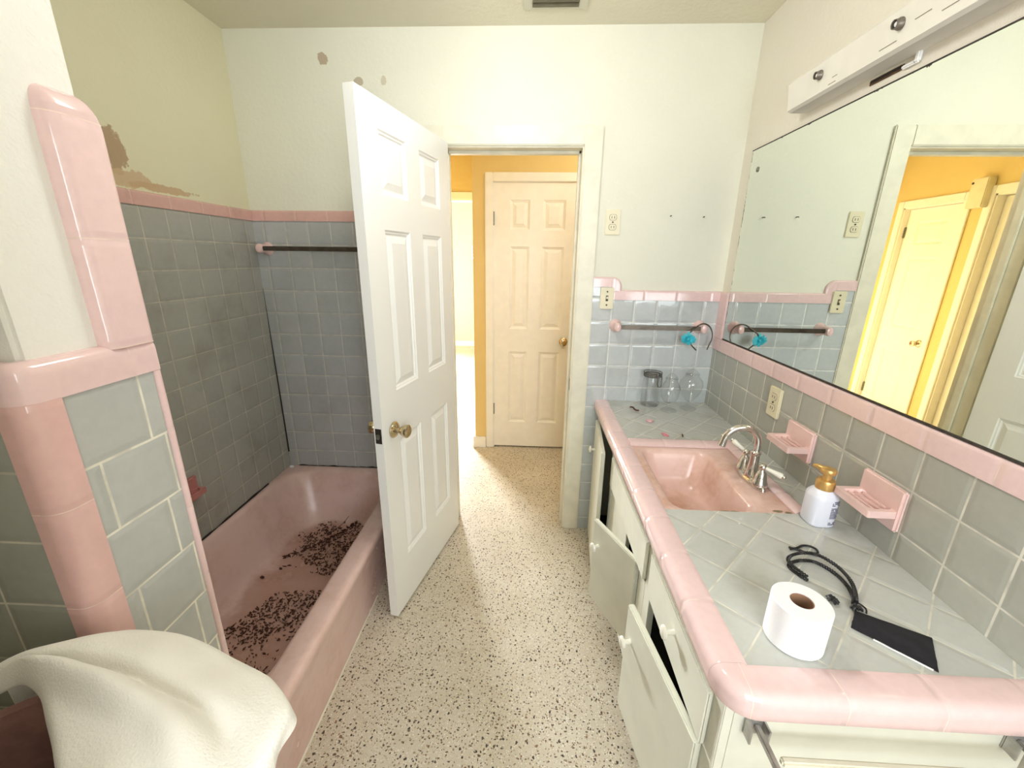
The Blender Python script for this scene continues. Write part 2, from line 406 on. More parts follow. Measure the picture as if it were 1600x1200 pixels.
sweep(bm, [((0.285, D, 1.33), (0, -1, 0), Z_), ((0.378, D, 1.33), (0, -1, 0), Z_)], bull(0.046))
# little return down to the lower cap
st = [((0.378, D, 1.33), (0, -1, 0), (math.cos(math.radians(a)), 0, math.sin(math.radians(a)))) for a in range(90, -1, -15)]
sweep(bm, st, bull(0.046)); sweep(bm, [((0.378, D, 1.33), (0, -1, 0), X_), ((0.378, D, 1.312), (0, -1, 0), X_)], bull(0.046))
obj('tile_cap', bm, M['pink_x'], wall_back, True)
obj('tile_field', box(L, L + T, 0.61, D - T, 0.33, 1.608), M['tile_left'], wall_left)
obj('tile_cap', sweep(bmesh.new(), [((L, 0.61, 1.606), X_, Z_), ((L, D - T, 1.606), X_, Z_)], bull(0.047)), M['pink_yl'], wall_left, True)
# dark open joint where the tiles meet
obj('corner_crack', tube(bmesh.new(), [(L + 0.010, D - 0.010, 0.42), (L + 0.010, D - 0.0105, 0.9), (L + 0.008, D - 0.0085, 1.3)], [0.0035, 0.0025, 0.0005], 6), M['caulk'], wall_left)
bm = bmesh.new(); bx(bm, R - T, R, 0.30, D - T, 0.70, 1.052)
obj('tile_field', bm, M['tile_right'], wall_right)
bm = bmesh.new()
sweep(bm, [((R, 0.30, 1.05), (-1, 0, 0), Z_), ((R, D - T, 1.05), (-1, 0, 0), Z_)], bull(0.056))
obj('tile_cap', bm, M['pink_y'], wall_right, True)
bm = bmesh.new()
sweep(bm, [((R, D - T, 1.106), (-1, 0, 0), (0, -1, 0)), ((R, D - T, 1.316), (-1, 0, 0), (0, -1, 0))], bull(0.078))
obj('tile_cap', bm, M['pink_z'], wall_right, True)

# ------------------------------------------------------------------ partition at the foot of the tub
PX = -0.61
bm = bmesh.new(); bx(bm, L, PX - 0.014, 0.462, 0.622, 0, H, bev=0.006)
part = struct(obj('wall_partition', bm, M['wall_partition'], None, True), 'short white partition wall at the near end of the bathtub', 'wall')
obj('tile_field', box(PX - 0.02, PX, 0.478, 0.616, 0, 1.272), M['tile_end'], part)
obj('tile_field', box(L, PX - 0.02, 0.44, 0.47, 0, 1.284), M['tile_front'], part)
obj('tile_field', box(L, PX - 0.02, 0.614, 0.632, 0.33, 1.6), M['tile_left'], part)
# rounded pink corner: from the front face round onto the end face
bm = bmesh.new(); cr = 0.024
pl = [(PX - 0.036, 0.45), (PX - 0.036, 0.436)] + [(x, y) for x, y in arc(PX + 0.004 - cr, 0.436 + cr, cr, -90, 0, 8)] + [(PX + 0.004, 0.479), (PX - 0.02, 0.479)]
loft(bm, [[(x, y, z) for x, y in pl] for z in (0.0, 1.2698)])
obj('corner_trim', bm, M['pink_corner'], part, True)
# cap over the front and end faces, rounded at the corner
bm = bmesh.new(); hp = 0.052
pr = [(-0.02, 0), (0.0035, 0), (0.0035, 0.028)] + [(x, y) for x, y in arc(-0.0125, 0.036, 0.016, 0, 90, 5)] + [(-0.02, 0.052)]
st = [((L, 0.44, 1.269), (0, -1, 0), Z_)]
for i in range(9):
    a = math.radians(-90 + 90 * i / 8)
    st.append(((PX - 0.022, 0.44 + 0.022, 1.269), (math.cos(a), math.sin(a), 0), Z_))
# shift the arc stations to radius 0.022
st = [st[0]] + [((o[0] + 0.022 * u[0], o[1] + 0.022 * u[1], o[2]), u, w) for o, u, w in st[1:]]
st.append(((PX, 0.628, 1.269), X_, Z_))
sweep(bm, st, pr)
obj('tile_cap', bm, M['pink_y'], part, True)
# pink riser on the end face up to the tub tiling height
bm = bmesh.new()
def riser(z, y0=0.556, y1=0.632, t=0.006, r=0.012):
    pts = [(PX - 0.03, y0), (PX - 0.012, y0)] + [(a, b) for a, b in arc(PX - 0.012 + 0, y0 + 0.018, 0.018, -90, 0, 6)]
    pts = [(PX - 0.03, y0)] + [(PX + t - 0.018 + 0.018 * math.cos(math.radians(a)), y0 + 0.018 + 0.018 * math.sin(math.radians(a))) for a in range(-90, 1, 15)]
    pts += [(PX + t - r + r * math.cos(math.radians(a)), y1 - r + r * math.sin(math.radians(a))) for a in range(0, 91, 15)]
    pts += [(PX - 0.03, y1)]
    return [(x, y, z) for x, y in pts]
loops = [riser(1.315), riser(1.61)]
for i in range(1, 8):
    a = math.radians(90 * i / 7); k = math.cos(a)
    loops.append(riser(1.61 + 0.042 * math.sin(a), 0.556 + 0.008 * (1 - k), 0.632 - 0.012 * (1 - k), 0.006 - 0.022 * (1 - k)))
loft(bm, loops)
obj('corner_trim', bm, M['pink_z'], part, True)
bm = bmesh.new(); loft(bm, [[(x, y, z) for x, y in [(PX - 0.02, 0.617)] + [(PX + 0.003 - 0.01 + 0.01 * math.cos(math.radians(a)), 0.625 + 0.008 * math.sin(math.radians(a))) for a in range(-60, 91, 15)] + [(PX - 0.02, 0.633)]] for z in (0.3, 1.268)])
obj('edge_trim', bm, M['pink_z'], part, True)

# ------------------------------------------------------------------ doorway frames
def casing(name, x0, x1, ztop, y, w, t, yin, depth, mat, label, stop=True):
    """casing on the face y (towards -y), jamb running from yin back by depth"""
    bm = bmesh.new(); j = 0.018
    for a in ((x0 - w, x0, 0, ztop + w), (x1, x1 + w, 0, ztop + w), (x0, x1, ztop, ztop + w)):
        bx(bm, a[0], a[1], y - t, y, a[2], a[3], bev=0.004)
    for a in ((x0 - 0.012, x0 + 0.006, 0, ztop), (x1 - 0.006, x1 + 0.012, 0, ztop), (x0 - 0.01, x1 + 0.01, ztop - 0.006, ztop + 0.012)):
        bx(bm, a[0], a[1], yin, yin + depth, a[2], a[3], bev=0.002)
    if stop:
        ys = yin + depth * 0.45
        for a in ((x0 + 0.006, x0 + 0.017, 0, ztop - 0.006), (x1 - 0.017, x1 - 0.006, 0, ztop - 0.006), (x0 + 0.006, x1 - 0.006, ztop - 0.018, ztop - 0.006)):
            bx(bm, a[0], a[1], ys, ys + 0.035, a[2], a[3], bev=0.002)
    return struct(obj(name, bm, mat), label, 'door frame')
f1 = casing('trim_1', -0.407, 0.212, 1.922, D, 0.078, 0.016, D - 0.004, 0.128, M['trim'], 'worn white frame of the open bathroom doorway')
# strike plate on the right jamb
obj('strike_plate', box(0.2045, 0.2065, D + 0.004, D + 0.03, 0.81, 0.87), M['greyplate'], f1)

# ------------------------------------------------------------------ six panel doors
def panel_leaf(W, H_, th, cols, rows, bm=None, both=True):
    """slab with x 0..W, y 0..th (y=0 is the shown face), z 0..H_"""
    bm = bm or bmesh.new()
    def face(y, s):
        xs = sorted({0, W} | {c for cc in cols for c in cc}); zs = sorted({0, H_} | {r for rr in rows for r in rr})
        for i in range(len(xs) - 1):
            for k in range(len(zs) - 1):
                a, b_, c, d = xs[i], xs[i + 1], zs[k], zs[k + 1]
                if (a, b_) in cols and (c, d) in rows:
                    steps = [(0, 0), (0.005, 0.004), (0.010, 0.005), (0.014, 0.009), (0.019, 0.009), (0.042, 0.002), (0.046, 0.002)]
                    lp = [[(a + o, y + s * h, c + o), (b_ - o, y + s * h, c + o), (b_ - o, y + s * h, d - o), (a + o, y + s * h, d - o)] for o, h in steps]
                    loft(bm, lp, False, True)
                else:
                    bm.faces.new([bm.verts.new(q) for q in ((a, y, c), (b_, y, c), (b_, y, d), (a, y, d))])
    face(0, 1)
    if both: face(th, -1)
    else: bm.faces.new([bm.verts.new(q) for q in ((0, th, 0), (0, th, H_), (W, th, H_), (W, th, 0))])
    for q in (((0, 0, 0), (0, th, 0), (0, th, H_), (0, 0, H_)), ((W, 0, 0), (W, 0, H_), (W, th, H_), (W, th, 0)), ((0, 0, 0), (W, 0, 0), (W, th, 0), (0, th, 0)), ((0, 0, H_), (0, th, H_), (W, th, H_), (W, 0, H_))):
        bm.faces.new([bm.verts.new(p) for p in q])
    bmesh.ops.remove_doubles(bm, verts=bm.verts, dist=0.0004)
    return bm
KNOB = [(0.0, 0), (0.031, 0), (0.032, 0.004), (0.027, 0.010), (0.012, 0.013), (0.0105, 0.026), (0.012, 0.03), (0.017, 0.034), (0.0225, 0.044), (0.0255, 0.055), (0.025, 0.060), (0.020, 0.064), (0.008, 0.065), (0.0, 0.0645)]
def knob(parent, x, y, z, sgn, name='door_knob', mat='brass', sc=1.0):
    bm = bmesh.new()
    lathe(bm, [(max(r, 0.0002) * sc, h * sc) for r, h in KNOB], axis_to((x, y, z), (0, sgn, 0)), 24)
    return obj(name, bm, M[mat], parent, True)
ROWS = [(0.228, 0.765), (0.960, 1.527), (1.636, 1.828)]
door1 = thing('door_1', 'white six-panel bathroom door standing open beside the bathtub', 'door', (-0.412, 1.992, 0.012), math.atan2(-0.640, -0.1455))
door1['kind'] = 'structure'
wm = NB('door_white'); p_ = wm.pos()
mp = wm.node('ShaderNodeMapping'); wm.l.new(p_, mp.inputs['Vector']); mp.inputs['Scale'].default_value = (90, 90, 7)
gf, _ = wm.noise(mp.outputs[0], 1.0, 5, 0.6, 1.2)
M['door'] = wm.fin(srgb(242, 242, 238), 0.32, wm.bump(gf, 0.22, 0.002))
obj('door_leaf', panel_leaf(0.655, 1.915, 0.035, [(0.100, 0.273), (0.372, 0.545)], ROWS), M['door'], door1)
knob(door1, 0.582, 0, 0.816, -1); knob(door1, 0.582, 0.035, 0.816, 1)
lt = obj('latch_plate', box(0.6548, 0.6562, 0.005, 0.030, 0.787, 0.845), M['dark'], door1)
obj('latch_bolt', box(0.656, 0.666, 0.011, 0.024, 0.806, 0.826, bev=0.003), M['greyplate'], lt)
for hz in (0.2, 0.95, 1.7):
    obj('hinge', lathe(bmesh.new(), [(0.0055, 0), (0.0055, 0.085)], Matrix.Translation((-0.004, 0.004, hz)), 10), M['dullchrome'], door1)

# hall closet door
door2 = thing('door_2', 'cream six-panel closet door closed across the hall', 'door', (-0.272, 3.035, 0.012)); door2['kind'] = 'structure'
obj('door_leaf', panel_leaf(0.574, 1.93, 0.035, [(0.112, 0.247), (0.336, 0.490)], [(0.205, 0.773), (0.945, 1.523), (1.631, 1.825)], both=False), M['halldoor'], door2)
knob(door2, 0.514, 0, 0.857, -1, sc=0.95)
for hz in (0.27, 1.66):
    obj('hinge', box(-0.008, 0.004, -0.012, 0.002, hz, hz + 0.09, bev=0.003), M['greyplate'], door2)
casing('trim_2', -0.276, 0.306, 1.947, 3.03, 0.056, 0.014, 3.031, 0.06, M['halldoor'], 'cream frame of the hall closet door', stop=False)

# ------------------------------------------------------------------ hall and the room beyond
bm = bmesh.new()
for a in ((-0.42, -0.29, 0, 2.4), (0.318, 1.3, 0, 2.4), (-0.29, 0.318, 1.955, 2.4)): bx(bm, a[0], a[1], 3.03, 3.13, a[2], a[3])
bx(bm, -0.29, 0.318, 3.10, 3.13, 0, 1.955)
bx(bm, -0.42, -0.32, 3.13, 4.25, 0, 2.4)
struct(obj('wall_hall_closet', bm, M['yellow']), 'yellow hall wall around the closet door', 'wall')
struct(obj('wall_hall_right', box(1.3, 1.4, D, 3.13, 0, 2.4), M['yellow']), 'yellow wall at the right end of the hall', 'wall')
XW = -1.45
bm = bmesh.new()
for a in ((D + 0.06, 2.62, 0, 2.4), (3.29, 3.50, 0, 2.4), (4.03, 4.25, 0, 2.4), (2.62, 3.29, 1.93, 2.4), (3.50, 4.03, 1.915, 2.4)): bx(bm, XW - 0.1, XW, a[0], a[1], a[2], a[3])
struct(obj('wall_hall_left', bm, M['yellow']), 'yellow left wall of the hall seen in the mirror', 'wall')
bm = bmesh.new()
bx(bm, XW - 0.1, -1.25, 4.25, 4.36, 0, 2.4); bx(bm, -0.45, -0.32, 4.25, 4.36, 0, 2.4); bx(bm, -1.25, -0.45, 4.25, 4.36, 1.99, 2.4)
struct(obj('wall_hall_end', bm, M['yellow']), 'yellow wall over the opening at the end of the hall', 'wall')
bm = bmesh.new()
for a in ((-1.31, -1.25, 0, 2.055), (-0.45, -0.421, 0, 2.055), (-1.25, -0.45, 1.99, 2.055)): bx(bm, a[0], a[1], 4.236, 4.25, a[2], a[3], bev=0.003)
for a in ((-1.255, -1.24, 0, 1.99), (-0.46, -0.445, 0, 1.99), (-1.25, -0.45, 1.98, 1.995)): bx(bm, a[0], a[1], 4.245, 4.37, a[2], a[3])
struct(obj('trim_3', bm, M['halldoor']), 'pale frame of the opening into the bright room', 'door frame')
# doors on the left hall wall (mirror only)
def side_casing(name, y0, y1, zt, label):
    bm = bmesh.new(); w = 0.056
    for a in ((y0 - w, y0, 0, zt + w), (y1, y1 + w, 0, zt + w), (y0, y1, zt, zt + w)): bx(bm, XW, XW + 0.015, a[0], a[1], a[2], a[3], bev=0.003)
    for a in ((y0, y0 + 0.01, 0, zt), (y1 - 0.01, y1, 0, zt), (y0, y1, zt - 0.01, zt)): bx(bm, XW - 0.09, XW + 0.002, a[0], a[1], a[2], a[3])
    return struct(obj(name, bm, M['halldoor']), label, 'door frame')
side_casing('trim_4', 3.50, 4.03, 1.915, 'cream frame of the mirrored hall door')
side_casing('trim_5', 2.62, 3.29, 1.93, 'cream frame of the mirrored nearer doorway')
door3 = thing('door_3', 'cream hall door with a brass knob seen in the mirror', 'door', (XW - 0.045, 3.512, 0.012), PI / 2); door3['kind'] = 'structure'
obj('door_leaf', panel_leaf(0.506, 1.89, 0.035, [(0.13, 0.395)], [(0.18, 0.70), (0.90, 1.50), (1.60, 1.79)], both=False), M['halldoor'], door3)
knob(door3, 0.07, 0, 0.80, -1, sc=0.95)
obj('strike_plate', box(-0.001, 0.002, -0.040, -0.012, 0.77, 0.83), M['greyplate'], door3)
for hz in (0.25, 1.66):
    obj('hinge', box(0.496, 0.510, -0.012, 0.002, hz, hz + 0.09, bev=0.003), M['greyplate'], door3)
door4 = thing('door_4', 'second pale hall door nearer in the mirror', 'door', (XW - 0.06, 2.632, 0.012), PI / 2); door4['kind'] = 'structure'
obj('door_leaf', panel_leaf(0.646, 1.905, 0.035, [(0.10, 0.273), (0.372, 0.545)], ROWS, both=False), M['halldoor'], door4)
bmb = bmesh.new(); bx(bmb, XW, XW + 0.06, 3.315, 3.435, 1.845, 2.045, bev=0.006)
cb = obj('chime_box', bmb, M['ivory'], None, True); tag(cb, 'cream doorbell chime box on yellow hall wall, seen in the mirror', 'chime box')
obj('cover_screw', lathe(bmesh.new(), [(0.008, 0), (0.008, 0.003)], axis_to((XW + 0.06, 3.42, 2.015), X_), 10), M['slot'], cb)
# far room
bm = bmesh.new()
FX0, FX1, FZ0, FZ1 = -3.3, -1.75, 0.7, 2.05
for a in ((-4.1, FX0, 0, 2.4), (FX1, 1.2, 0, 2.4), (FX0, FX1, 0, FZ0), (FX0, FX1, FZ1, 2.4)): bx(bm, a[0], a[1], 7.0, 7.1, a[2], a[3])
wf = struct(obj('wall_far', bm, M['peach']), 'bright peach wall of the far room', 'wall')
struct(obj('wall_far_left', box(-4.2, -4.1, 4.36, 7.1, 0, 2.4), M['peach']), 'left wall of the far room', 'wall')
struct(obj('wall_far_right', box(0.9, 1.0, 4.36, 7.0, 0, 2.4), M['peach']), 'right wall of the far room', 'wall')
bm = bmesh.new(); bx(bm, -4.1, XW - 0.1, 4.26, 4.36, 0, 2.4); bx(bm, -0.32, 0.9, 4.26, 4.36, 0, 2.4)
struct(obj('wall_far_near', bm, M['peach']), 'near wall of the far room', 'wall')
window('window_2', FX0, FX1, 7.05, FZ0, FZ1, 'window of the far room, out of view')
struct(obj('baseboard_far', box(-4.1, 0.9, 6.985, 7.0, 0, 0.09, bev=0.004), M['white']), 'white baseboard of the far room', 'baseboard')
bm = bmesh.new(); bx(bm, -0.436, -0.335, 3.016, 3.03, 0, 0.088, bev=0.004); bx(bm, -0.436, -0.42, 3.03, 4.236, 0, 0.088, bev=0.003); bx(bm, -0.440, -0.335, 3.006, 3.018, 0, 0.022, bev=0.004)
struct(obj('baseboard_hall', bm, M['halldoor']), 'white baseboard block at the yellow hall corner', 'baseboard')
sw = thing('light_switch', 'small ivory switch plate on the peach wall of the far room', 'switch', (-1.394, 7.0, 1.2))
obj('plate', box(-0.036, 0.036, -0.006, 0, -0.058, 0.058, bev=0.002), M['ivory'], sw)
obj('toggle', box(-0.006, 0.006, -0.016, -0.006, -0.01, 0.012), M['ivory'], sw)
hk = thing('door_latch', 'brass latch on the edge of the yellow hall corner', 'latch', (-0.42, 3.22, 1.52))
obj('plate', box(-0.004, 0, -0.015, 0.015, 0.0, 0.14, bev=0.001), M['brass'], hk)
bm = bmesh.new()
for i in range(4): lathe(bm, [(0.001, 0), (0.012, 0.004), (0.012, 0.02), (0.001, 0.026)], axis_to((-0.018, 0.0, -0.075 + i * 0.024), Z_), 10)
bx(bm, -0.018, 0, -0.012, 0.012, -0.07, 0.02)
obj('keeper', bm, M['brass'], hk, True)

# ------------------------------------------------------------------ bathtub
TX0, TX1, TY0, TY1, TZ = L + T, -0.618, 0.634, D - T - 0.001, 0.337
tub = thing('bathtub', 'pink enamel bathtub with dirty bottom along the left wall', 'bathtub', (0, 0, 0))
bm = bmesh.new()
def K(z, dx0, dx1, dy0, dy1, r): return rrect(TX0 + dx0, TX1 - dx1, TY0 + dy0, TY1 - dy1, r, z, 8)
loops = [K(0.0, 0.0, 0.038, 0, 0, 0.004), K(0.05, 0.0, 0.036, 0, 0, 0.004), K(0.23, 0.0, 0.020, 0, 0, 0.004), K(0.295, 0, 0.006, 0, 0, 0.006), K(0.318, 0, 0.001, 0, 0, 0.006), K(0.330, 0, 0.004, 0, 0, 0.006), K(0.3365, 0, 0.012, 0, 0.0, 0.006), K(TZ, 0.002, 0.026, 0.002, 0.002, 0.01),
         K(TZ - 0.001, 0.010, 0.074, 0.05, 0.010, 0.15), K(TZ - 0.006, 0.020, 0.085, 0.07, 0.026, 0.17), K(TZ - 0.022, 0.030, 0.095, 0.08, 0.038, 0.18), K(0.25, 0.050, 0.105, 0.09, 0.055, 0.18), K(0.14, 0.085, 0.125, 0.13, 0.095, 0.17), K(0.095, 0.105, 0.140, 0.17, 0.12, 0.16), K(0.070, 0.135, 0.165, 0.21, 0.15, 0.14), K(0.060, 0.18, 0.21, 0.27, 0.20, 0.11), K(0.058, 0.24, 0.26, 0.40, 0.30, 0.08)]
loft(bm, loops, False, True)
obj('tub_body', bm, M['tub'], tub, True)
bm = bmesh.new()
def wob(a, b, n, r, seed):
    pts = []; rs = []
    for i in range(n + 1):
        t = i / n; p = Vector(a).lerp(Vector(b), t)
        nz = noise.noise(Vector((t * 14, seed, 0)))
        pts.append(p + Vector((0, 0, nz * 0.003))); rs.append(max(0.0012, r * (0.7 + 0.9 * nz)))
    return pts, rs
pts, rs = wob((TX0 + 0.004, 0.7, TZ + 0.003), (TX0 + 0.004, 1.80, TZ + 0.003), 60, 0.0055, 1); tube(bm, pts, rs, 6)
pts, rs = wob((TX0 + 0.05, TY1 - 0.003, TZ + 0.002), (-0.66, TY1 - 0.003, TZ + 0.002), 40, 0.003, 5); tube(bm, pts, rs, 6)
obj('caulk_line', bm, M['caulk'], tub)
obj('floor_bead', tube(bmesh.new(), [(TX1 - 0.035, 0.66 + i * 0.05, 0.002) for i in range(17)], 0.0035, 6), M['trim'], tub)
bm = bmesh.new(); cr_ = []
for i in range(16):
    t = i / 15; cr_.append((-0.955 + 0.055 * t + 0.004 * math.sin(9 * t), 1.872 + 0.055 * t, 0.098 + 0.155 * t))
# debris lying on the tub bottom: nobody could count it
bm = bmesh.new(); rnd = random.Random(3)
def tubz(x, y):
    # height of the tub bottom: flat, curling up at the sides
    ex = max(0, (TX0 + 0.185) - x) / 0.09; ey = max(0, y - (TY1 - 0.21)) / 0.10
    return 0.0595 + 0.03 * (max(ex, ey) ** 1.6)
def flake(x, y, s):
    z = tubz(x, y) + 0.0035; a = rnd.random() * PI; w = s * rnd.uniform(0.25, 0.5)
    c, sn = math.cos(a), math.sin(a)
    pts = []
    for u, v in ((-s, 0), (-0.2 * s, -w), (s, -0.1 * w), (0.1 * s, w)):
        pts.append(Vector((x + u * c - v * sn, y + u * sn + v * c, z + rnd.uniform(-0.0005, 0.003))))
    lo = [bm.verts.new(p - Vector((0, 0, 0.003))) for p in pts]; hi = [bm.verts.new(p) for p in pts]
    bm.faces.new(hi); bm.faces.new(list(reversed(lo)))
    for i in range(4): bm.faces.new((lo[i], lo[(i + 1) % 4], hi[(i + 1) % 4], hi[i]))
for i in range(3600):
    x, y = rnd.uniform(-1.19, -0.80), rnd.uniform(0.86, 1.88)
    d = noise.noise(Vector((x * 5, y * 5, 2))) + 0.5 * noise.noise(Vector((x * 16, y * 16, 5)))
    edge = x + 1.19
    far = y > 1.52 - 0.25 * (x + 1.0); near = y < 1.40 + 0.12 * (x + 1.0)
    if not (far or near): continue
    if far and (x < -1.19 + max(0, (1.80 - y)) * 0.35): continue
    if near and x < -1.17 + max(0, y - 1.15) * 0.45: continue
    if d < -0.28 and rnd.random() < 0.8: continue
    flake(x, y, rnd.choice([0.003, 0.0035, 0.004, 0.005, 0.006, 0.0085]))
for i in range(150):      # drift along the far edge of the dirt
    t = rnd.random(); x = -1.165 + 0.36 * t ** 0.8; y = 1.60 + 0.27 * min(1, t * 1.6) + rnd.uniform(-0.012, 0.012)
    flake(x, y, rnd.choice([0.006, 0.008, 0.011]))
for x, y in ((-1.175, 1.46), (-1.172, 1.465), (-1.13, 1.53), (-1.12, 1.545)): flake(x, y, 0.013)
lf = obj('leaf_litter', bm, M['leaf']); lf['kind'] = 'stuff'; tag(lf, 'dark brown leaf litter scattered over the bottom of the pink bathtub', 'debris')
# grime stain film on the tub bottom
# hair-thin twig
tw = obj('twig', tube(bmesh.new(), spline([(-1.02, 1.80, 0.067), (-0.985, 1.855, 0.076), (-0.955, 1.905, 0.112), (-0.935, 1.926, 0.16), (-0.925, 1.939, 0.205)], 6), 0.0013, 6), M['leaf'])
tag(tw, 'thin brown twig leaning up the far end inside the bathtub', 'twig')
ch = obj('caulk_scrap', box(L + 0.02, L + 0.042, D - 0.045, D - 0.03, TZ - 0.001, TZ + 0.012, bev=0.004), M['paper']); tag(ch, 'white scrap of caulk on the far corner rim of the bathtub', 'scrap')
# soap dish over the tub
def soap_dish(label, loc, rz, mat, sz, group=None, slots=True):
    w, h, dp = sz
    t = thing('soap_dish', label, 'soap dish', loc, rz, group)      # local: x along the wall, -y out of the wall
    obj('back_plate', box(-w / 2, w / 2, -0.014, 0, 0, h, bev=0.005, seg=3), mat, t, True)
    bm = bmesh.new(); zt = h * 0.50; x0, x1 = -w / 2 + 0.006, w / 2 - 0.006
    # tray: solid slab with a sunk basin, then bars in it
    sk = [(x0, x1, -dp, -0.012, 0.004, zt - 0.018), (x0, x1, -dp, -0.012, 0.006, zt), (x0 + 0.012, x1 - 0.012, -dp + 0.010, -0.013, 0.012, zt), (x0 + 0.016, x1 - 0.016, -dp + 0.014, -0.015, 0.012, zt - 0.009)]
    loft(bm, [rrect(a, b, c, d, r, z) for a, b, c, d, r, z in sk])
    tr = obj('tray', bm, mat, t, True)
    for i in range(3):
        yy = -dp + 0.022 + i * (dp - 0.036) / 2.4
        obj('ridge', box(x0 + 0.022, x1 - 0.022, yy - 0.003, yy + 0.003, zt - 0.0095, zt - 0.001, bev=0.002), mat, tr, True)
    return t
soap_dish('pink soap dish on the tub wall, half hidden by the partition', (L + T, 1.328, 0.52), PI / 2, M['pink_dark'], (0.13, 0.10, 0.05))
# right wall dishes: out of wall is -x
soap_dish('pink ceramic soap dish on the tiles beside the faucet', (R - T, 1.269, 0.845), -PI / 2, M['pink_dish'], (0.133, 0.104, 0.078), 'pink soap dishes over the counter')
soap_dish('pink ceramic soap dish on the tiles right of the soap bottle, nearer the viewer', (R - T, 0.941, 0.836), -PI / 2, M['pink_dish'], (0.128, 0.108, 0.078), 'pink soap dishes over the counter')

# ------------------------------------------------------------------ towel bars
def towel_bar(label, x0, x1, z, mat, post, y=D - T, posts=(1, 1), out=0.058):
    t = thing('towel_bar', label, 'towel bar', (0, 0, 0))
    for x, on in zip((x0, x1), posts):
        if not on: continue
        bm = bmesh.new()
        loft(bm, [[(x + sx * math.cos(a), y - d, z + sz * math.sin(a)) for a in [2 * PI * i / 20 for i in range(20)]] for d, sx, sz in ((0, 0.029, 0.031), (0.006, 0.028, 0.030), (0.014, 0.021, 0.024), (0.03, 0.016, 0.020), (0.046, 0.016, 0.021), (out + 0.010, 0.016, 0.021), (out + 0.016, 0.013, 0.018), (out + 0.019, 0.006, 0.01))])
        obj('post', bm, post, t, True)
    bm = bmesh.new()
    bx(bm, x0 + 0.004, x1 - 0.004, y - out - 0.008, y - out + 0.008, z - 0.010, z + 0.010, bev=0.004)
    obj('bar', bm, mat, t, True)
    return t
towel_bar('tarnished towel bar on pink posts over the vanity counter', 0.408, 0.805, 1.150, M['darkbar'], M['pink_dish'])
towel_bar('dark towel bar on the tub wall, running behind the open door', -1.262, -0.62, 1.483, M['darkbar'], M['pink_dish'])

# ------------------------------------------------------------------ electric plates
def plate(name, label, cat, loc, rz, w, h, th=0.006):
    t = thing(name, label, cat, loc, rz)     # local: face towards -y
    obj('cover_plate', box(-w / 2, w / 2, -th, 0, -h / 2, h / 2, bev=0.0025), M['ivory'], t, True)
    return t
def outlet(label, loc, rz, w, h, th=0.006):
    t = plate('wall_outlet', label, 'outlet', loc, rz, w, h, th)
    for s in (-1, 1):
        zc = s * h * 0.19
        ring = [(0.0155 * math.cos(a), max(-0.0115, min(0.0115, 0.0155 * math.sin(a)))) for a in [2 * PI * i / 24 for i in range(24)]]
        bm = bmesh.new(); loft(bm, [[(x * 1.1, -th + 0.001, zc + z * 1.1) for x, z in ring], [(x * 1.1, -th - 0.0004, zc + z * 1.1) for x, z in ring]])
        rim = obj('receptacle_gap', bm, M['slot'], t)
        bm = bmesh.new(); loft(bm, [[(x, -th, zc + z) for x, z in ring], [(x, -th - 0.002, zc + z) for x, z in ring]])
        rc_ = obj('receptacle', bm, M['ivory'], t)
        bm = bmesh.new()
        for x in (-0.006, 0.006): bx(bm, x - 0.0012, x + 0.0012, -th - 0.0026, -th - 0.001, zc - 0.005, zc + 0.005)
        obj('slots', bm, M['slot'], rc_)
    obj('screw', lathe(bmesh.new(), [(0.0035, 0), (0.0035, 0.002)], axis_to((0, -th, 0), (0, -1, 0)), 10), M['slot'], t)
    return t
outlet('ivory outlet high on the cream wall right of the doorway', (0.358, D, 1.615), 0, 0.067, 0.108)
outlet('ivory outlet on the grey tiles beyond the soap dishes', (R - T, 1.440, 0.970), -PI / 2, 0.068, 0.108, 0.011)
t = plate('wall_switch', 'ivory toggle switch plate on the tile step beside the doorway', 'switch', (0.3565, D - T - 0.004, 1.278), 0, 0.063, 0.100)
obj('toggle_gap', box(-0.0055, 0.0055, -0.0068, -0.005, -0.013, 0.013), M['slot'], t)
obj('toggle', box(-0.004, 0.004, -0.015, -0.006, -0.003, 0.009, bev=0.002), M['ivory'], t, True)
for s in (-1, 1): obj('screw', lathe(bmesh.new(), [(0.004, 0), (0.004, 0.002)], axis_to((0, -0.006, s * 0.031), (0, -1, 0)), 10), M['slot'], t)
for (x, z), w in zip(((0.614, 1.643), (0.759, 1.640)), ('left', 'right')):
    o = obj('nail', tube(bmesh.new(), [(x, D + 0.002, z), (x, D - 0.012, z + 0.001), (x - 0.006, D - 0.014, z - 0.001)], 0.0022, 6), M['slot'])
    tag(o, 'small bent nail in the cream wall above the towel bar, %s one of two' % w, 'nail')

# ------------------------------------------------------------------ mirror
mi_ = thing('wall_mirror', 'large frameless wall mirror over the vanity with worn edges', 'mirror', (0, 0, 0))
MY0, MY1, MZ0, MZ1 = 0.12, 1.926, 1.1095, 1.8835
obj('glass_face', box(R - 0.0065, R - 0.0035, MY0, MY1, MZ0, MZ1), M['mirror'], mi_)
bm = bmesh.new(); bx(bm, R - 0.0034, R - 0.0002, MY0 - 0.002, MY1 + 0.002, MZ0 - 0.0035, MZ1 + 0.0025)
bx(bm, R - 0.009, R - 0.0002, MY0 - 0.002, MY1 + 0.0018, MZ0 - 0.0035, MZ0 + 0.0015); bx(bm, R - 0.008, R - 0.0002, MY0 - 0.002, MY1 + 0.0018, MZ1 - 0.0008, MZ1 + 0.002)
obj('backing', bm, M['mirrorback'], mi_)
bm = bmesh.new(); lathe(bm, [(0.010, 0), (0.010, 0.002), (0.006, 0.004), (0.0001, 0.0045)], axis_to((R - 0.0065, 1.863, 1.804), (-1, 0, 0)), 12)
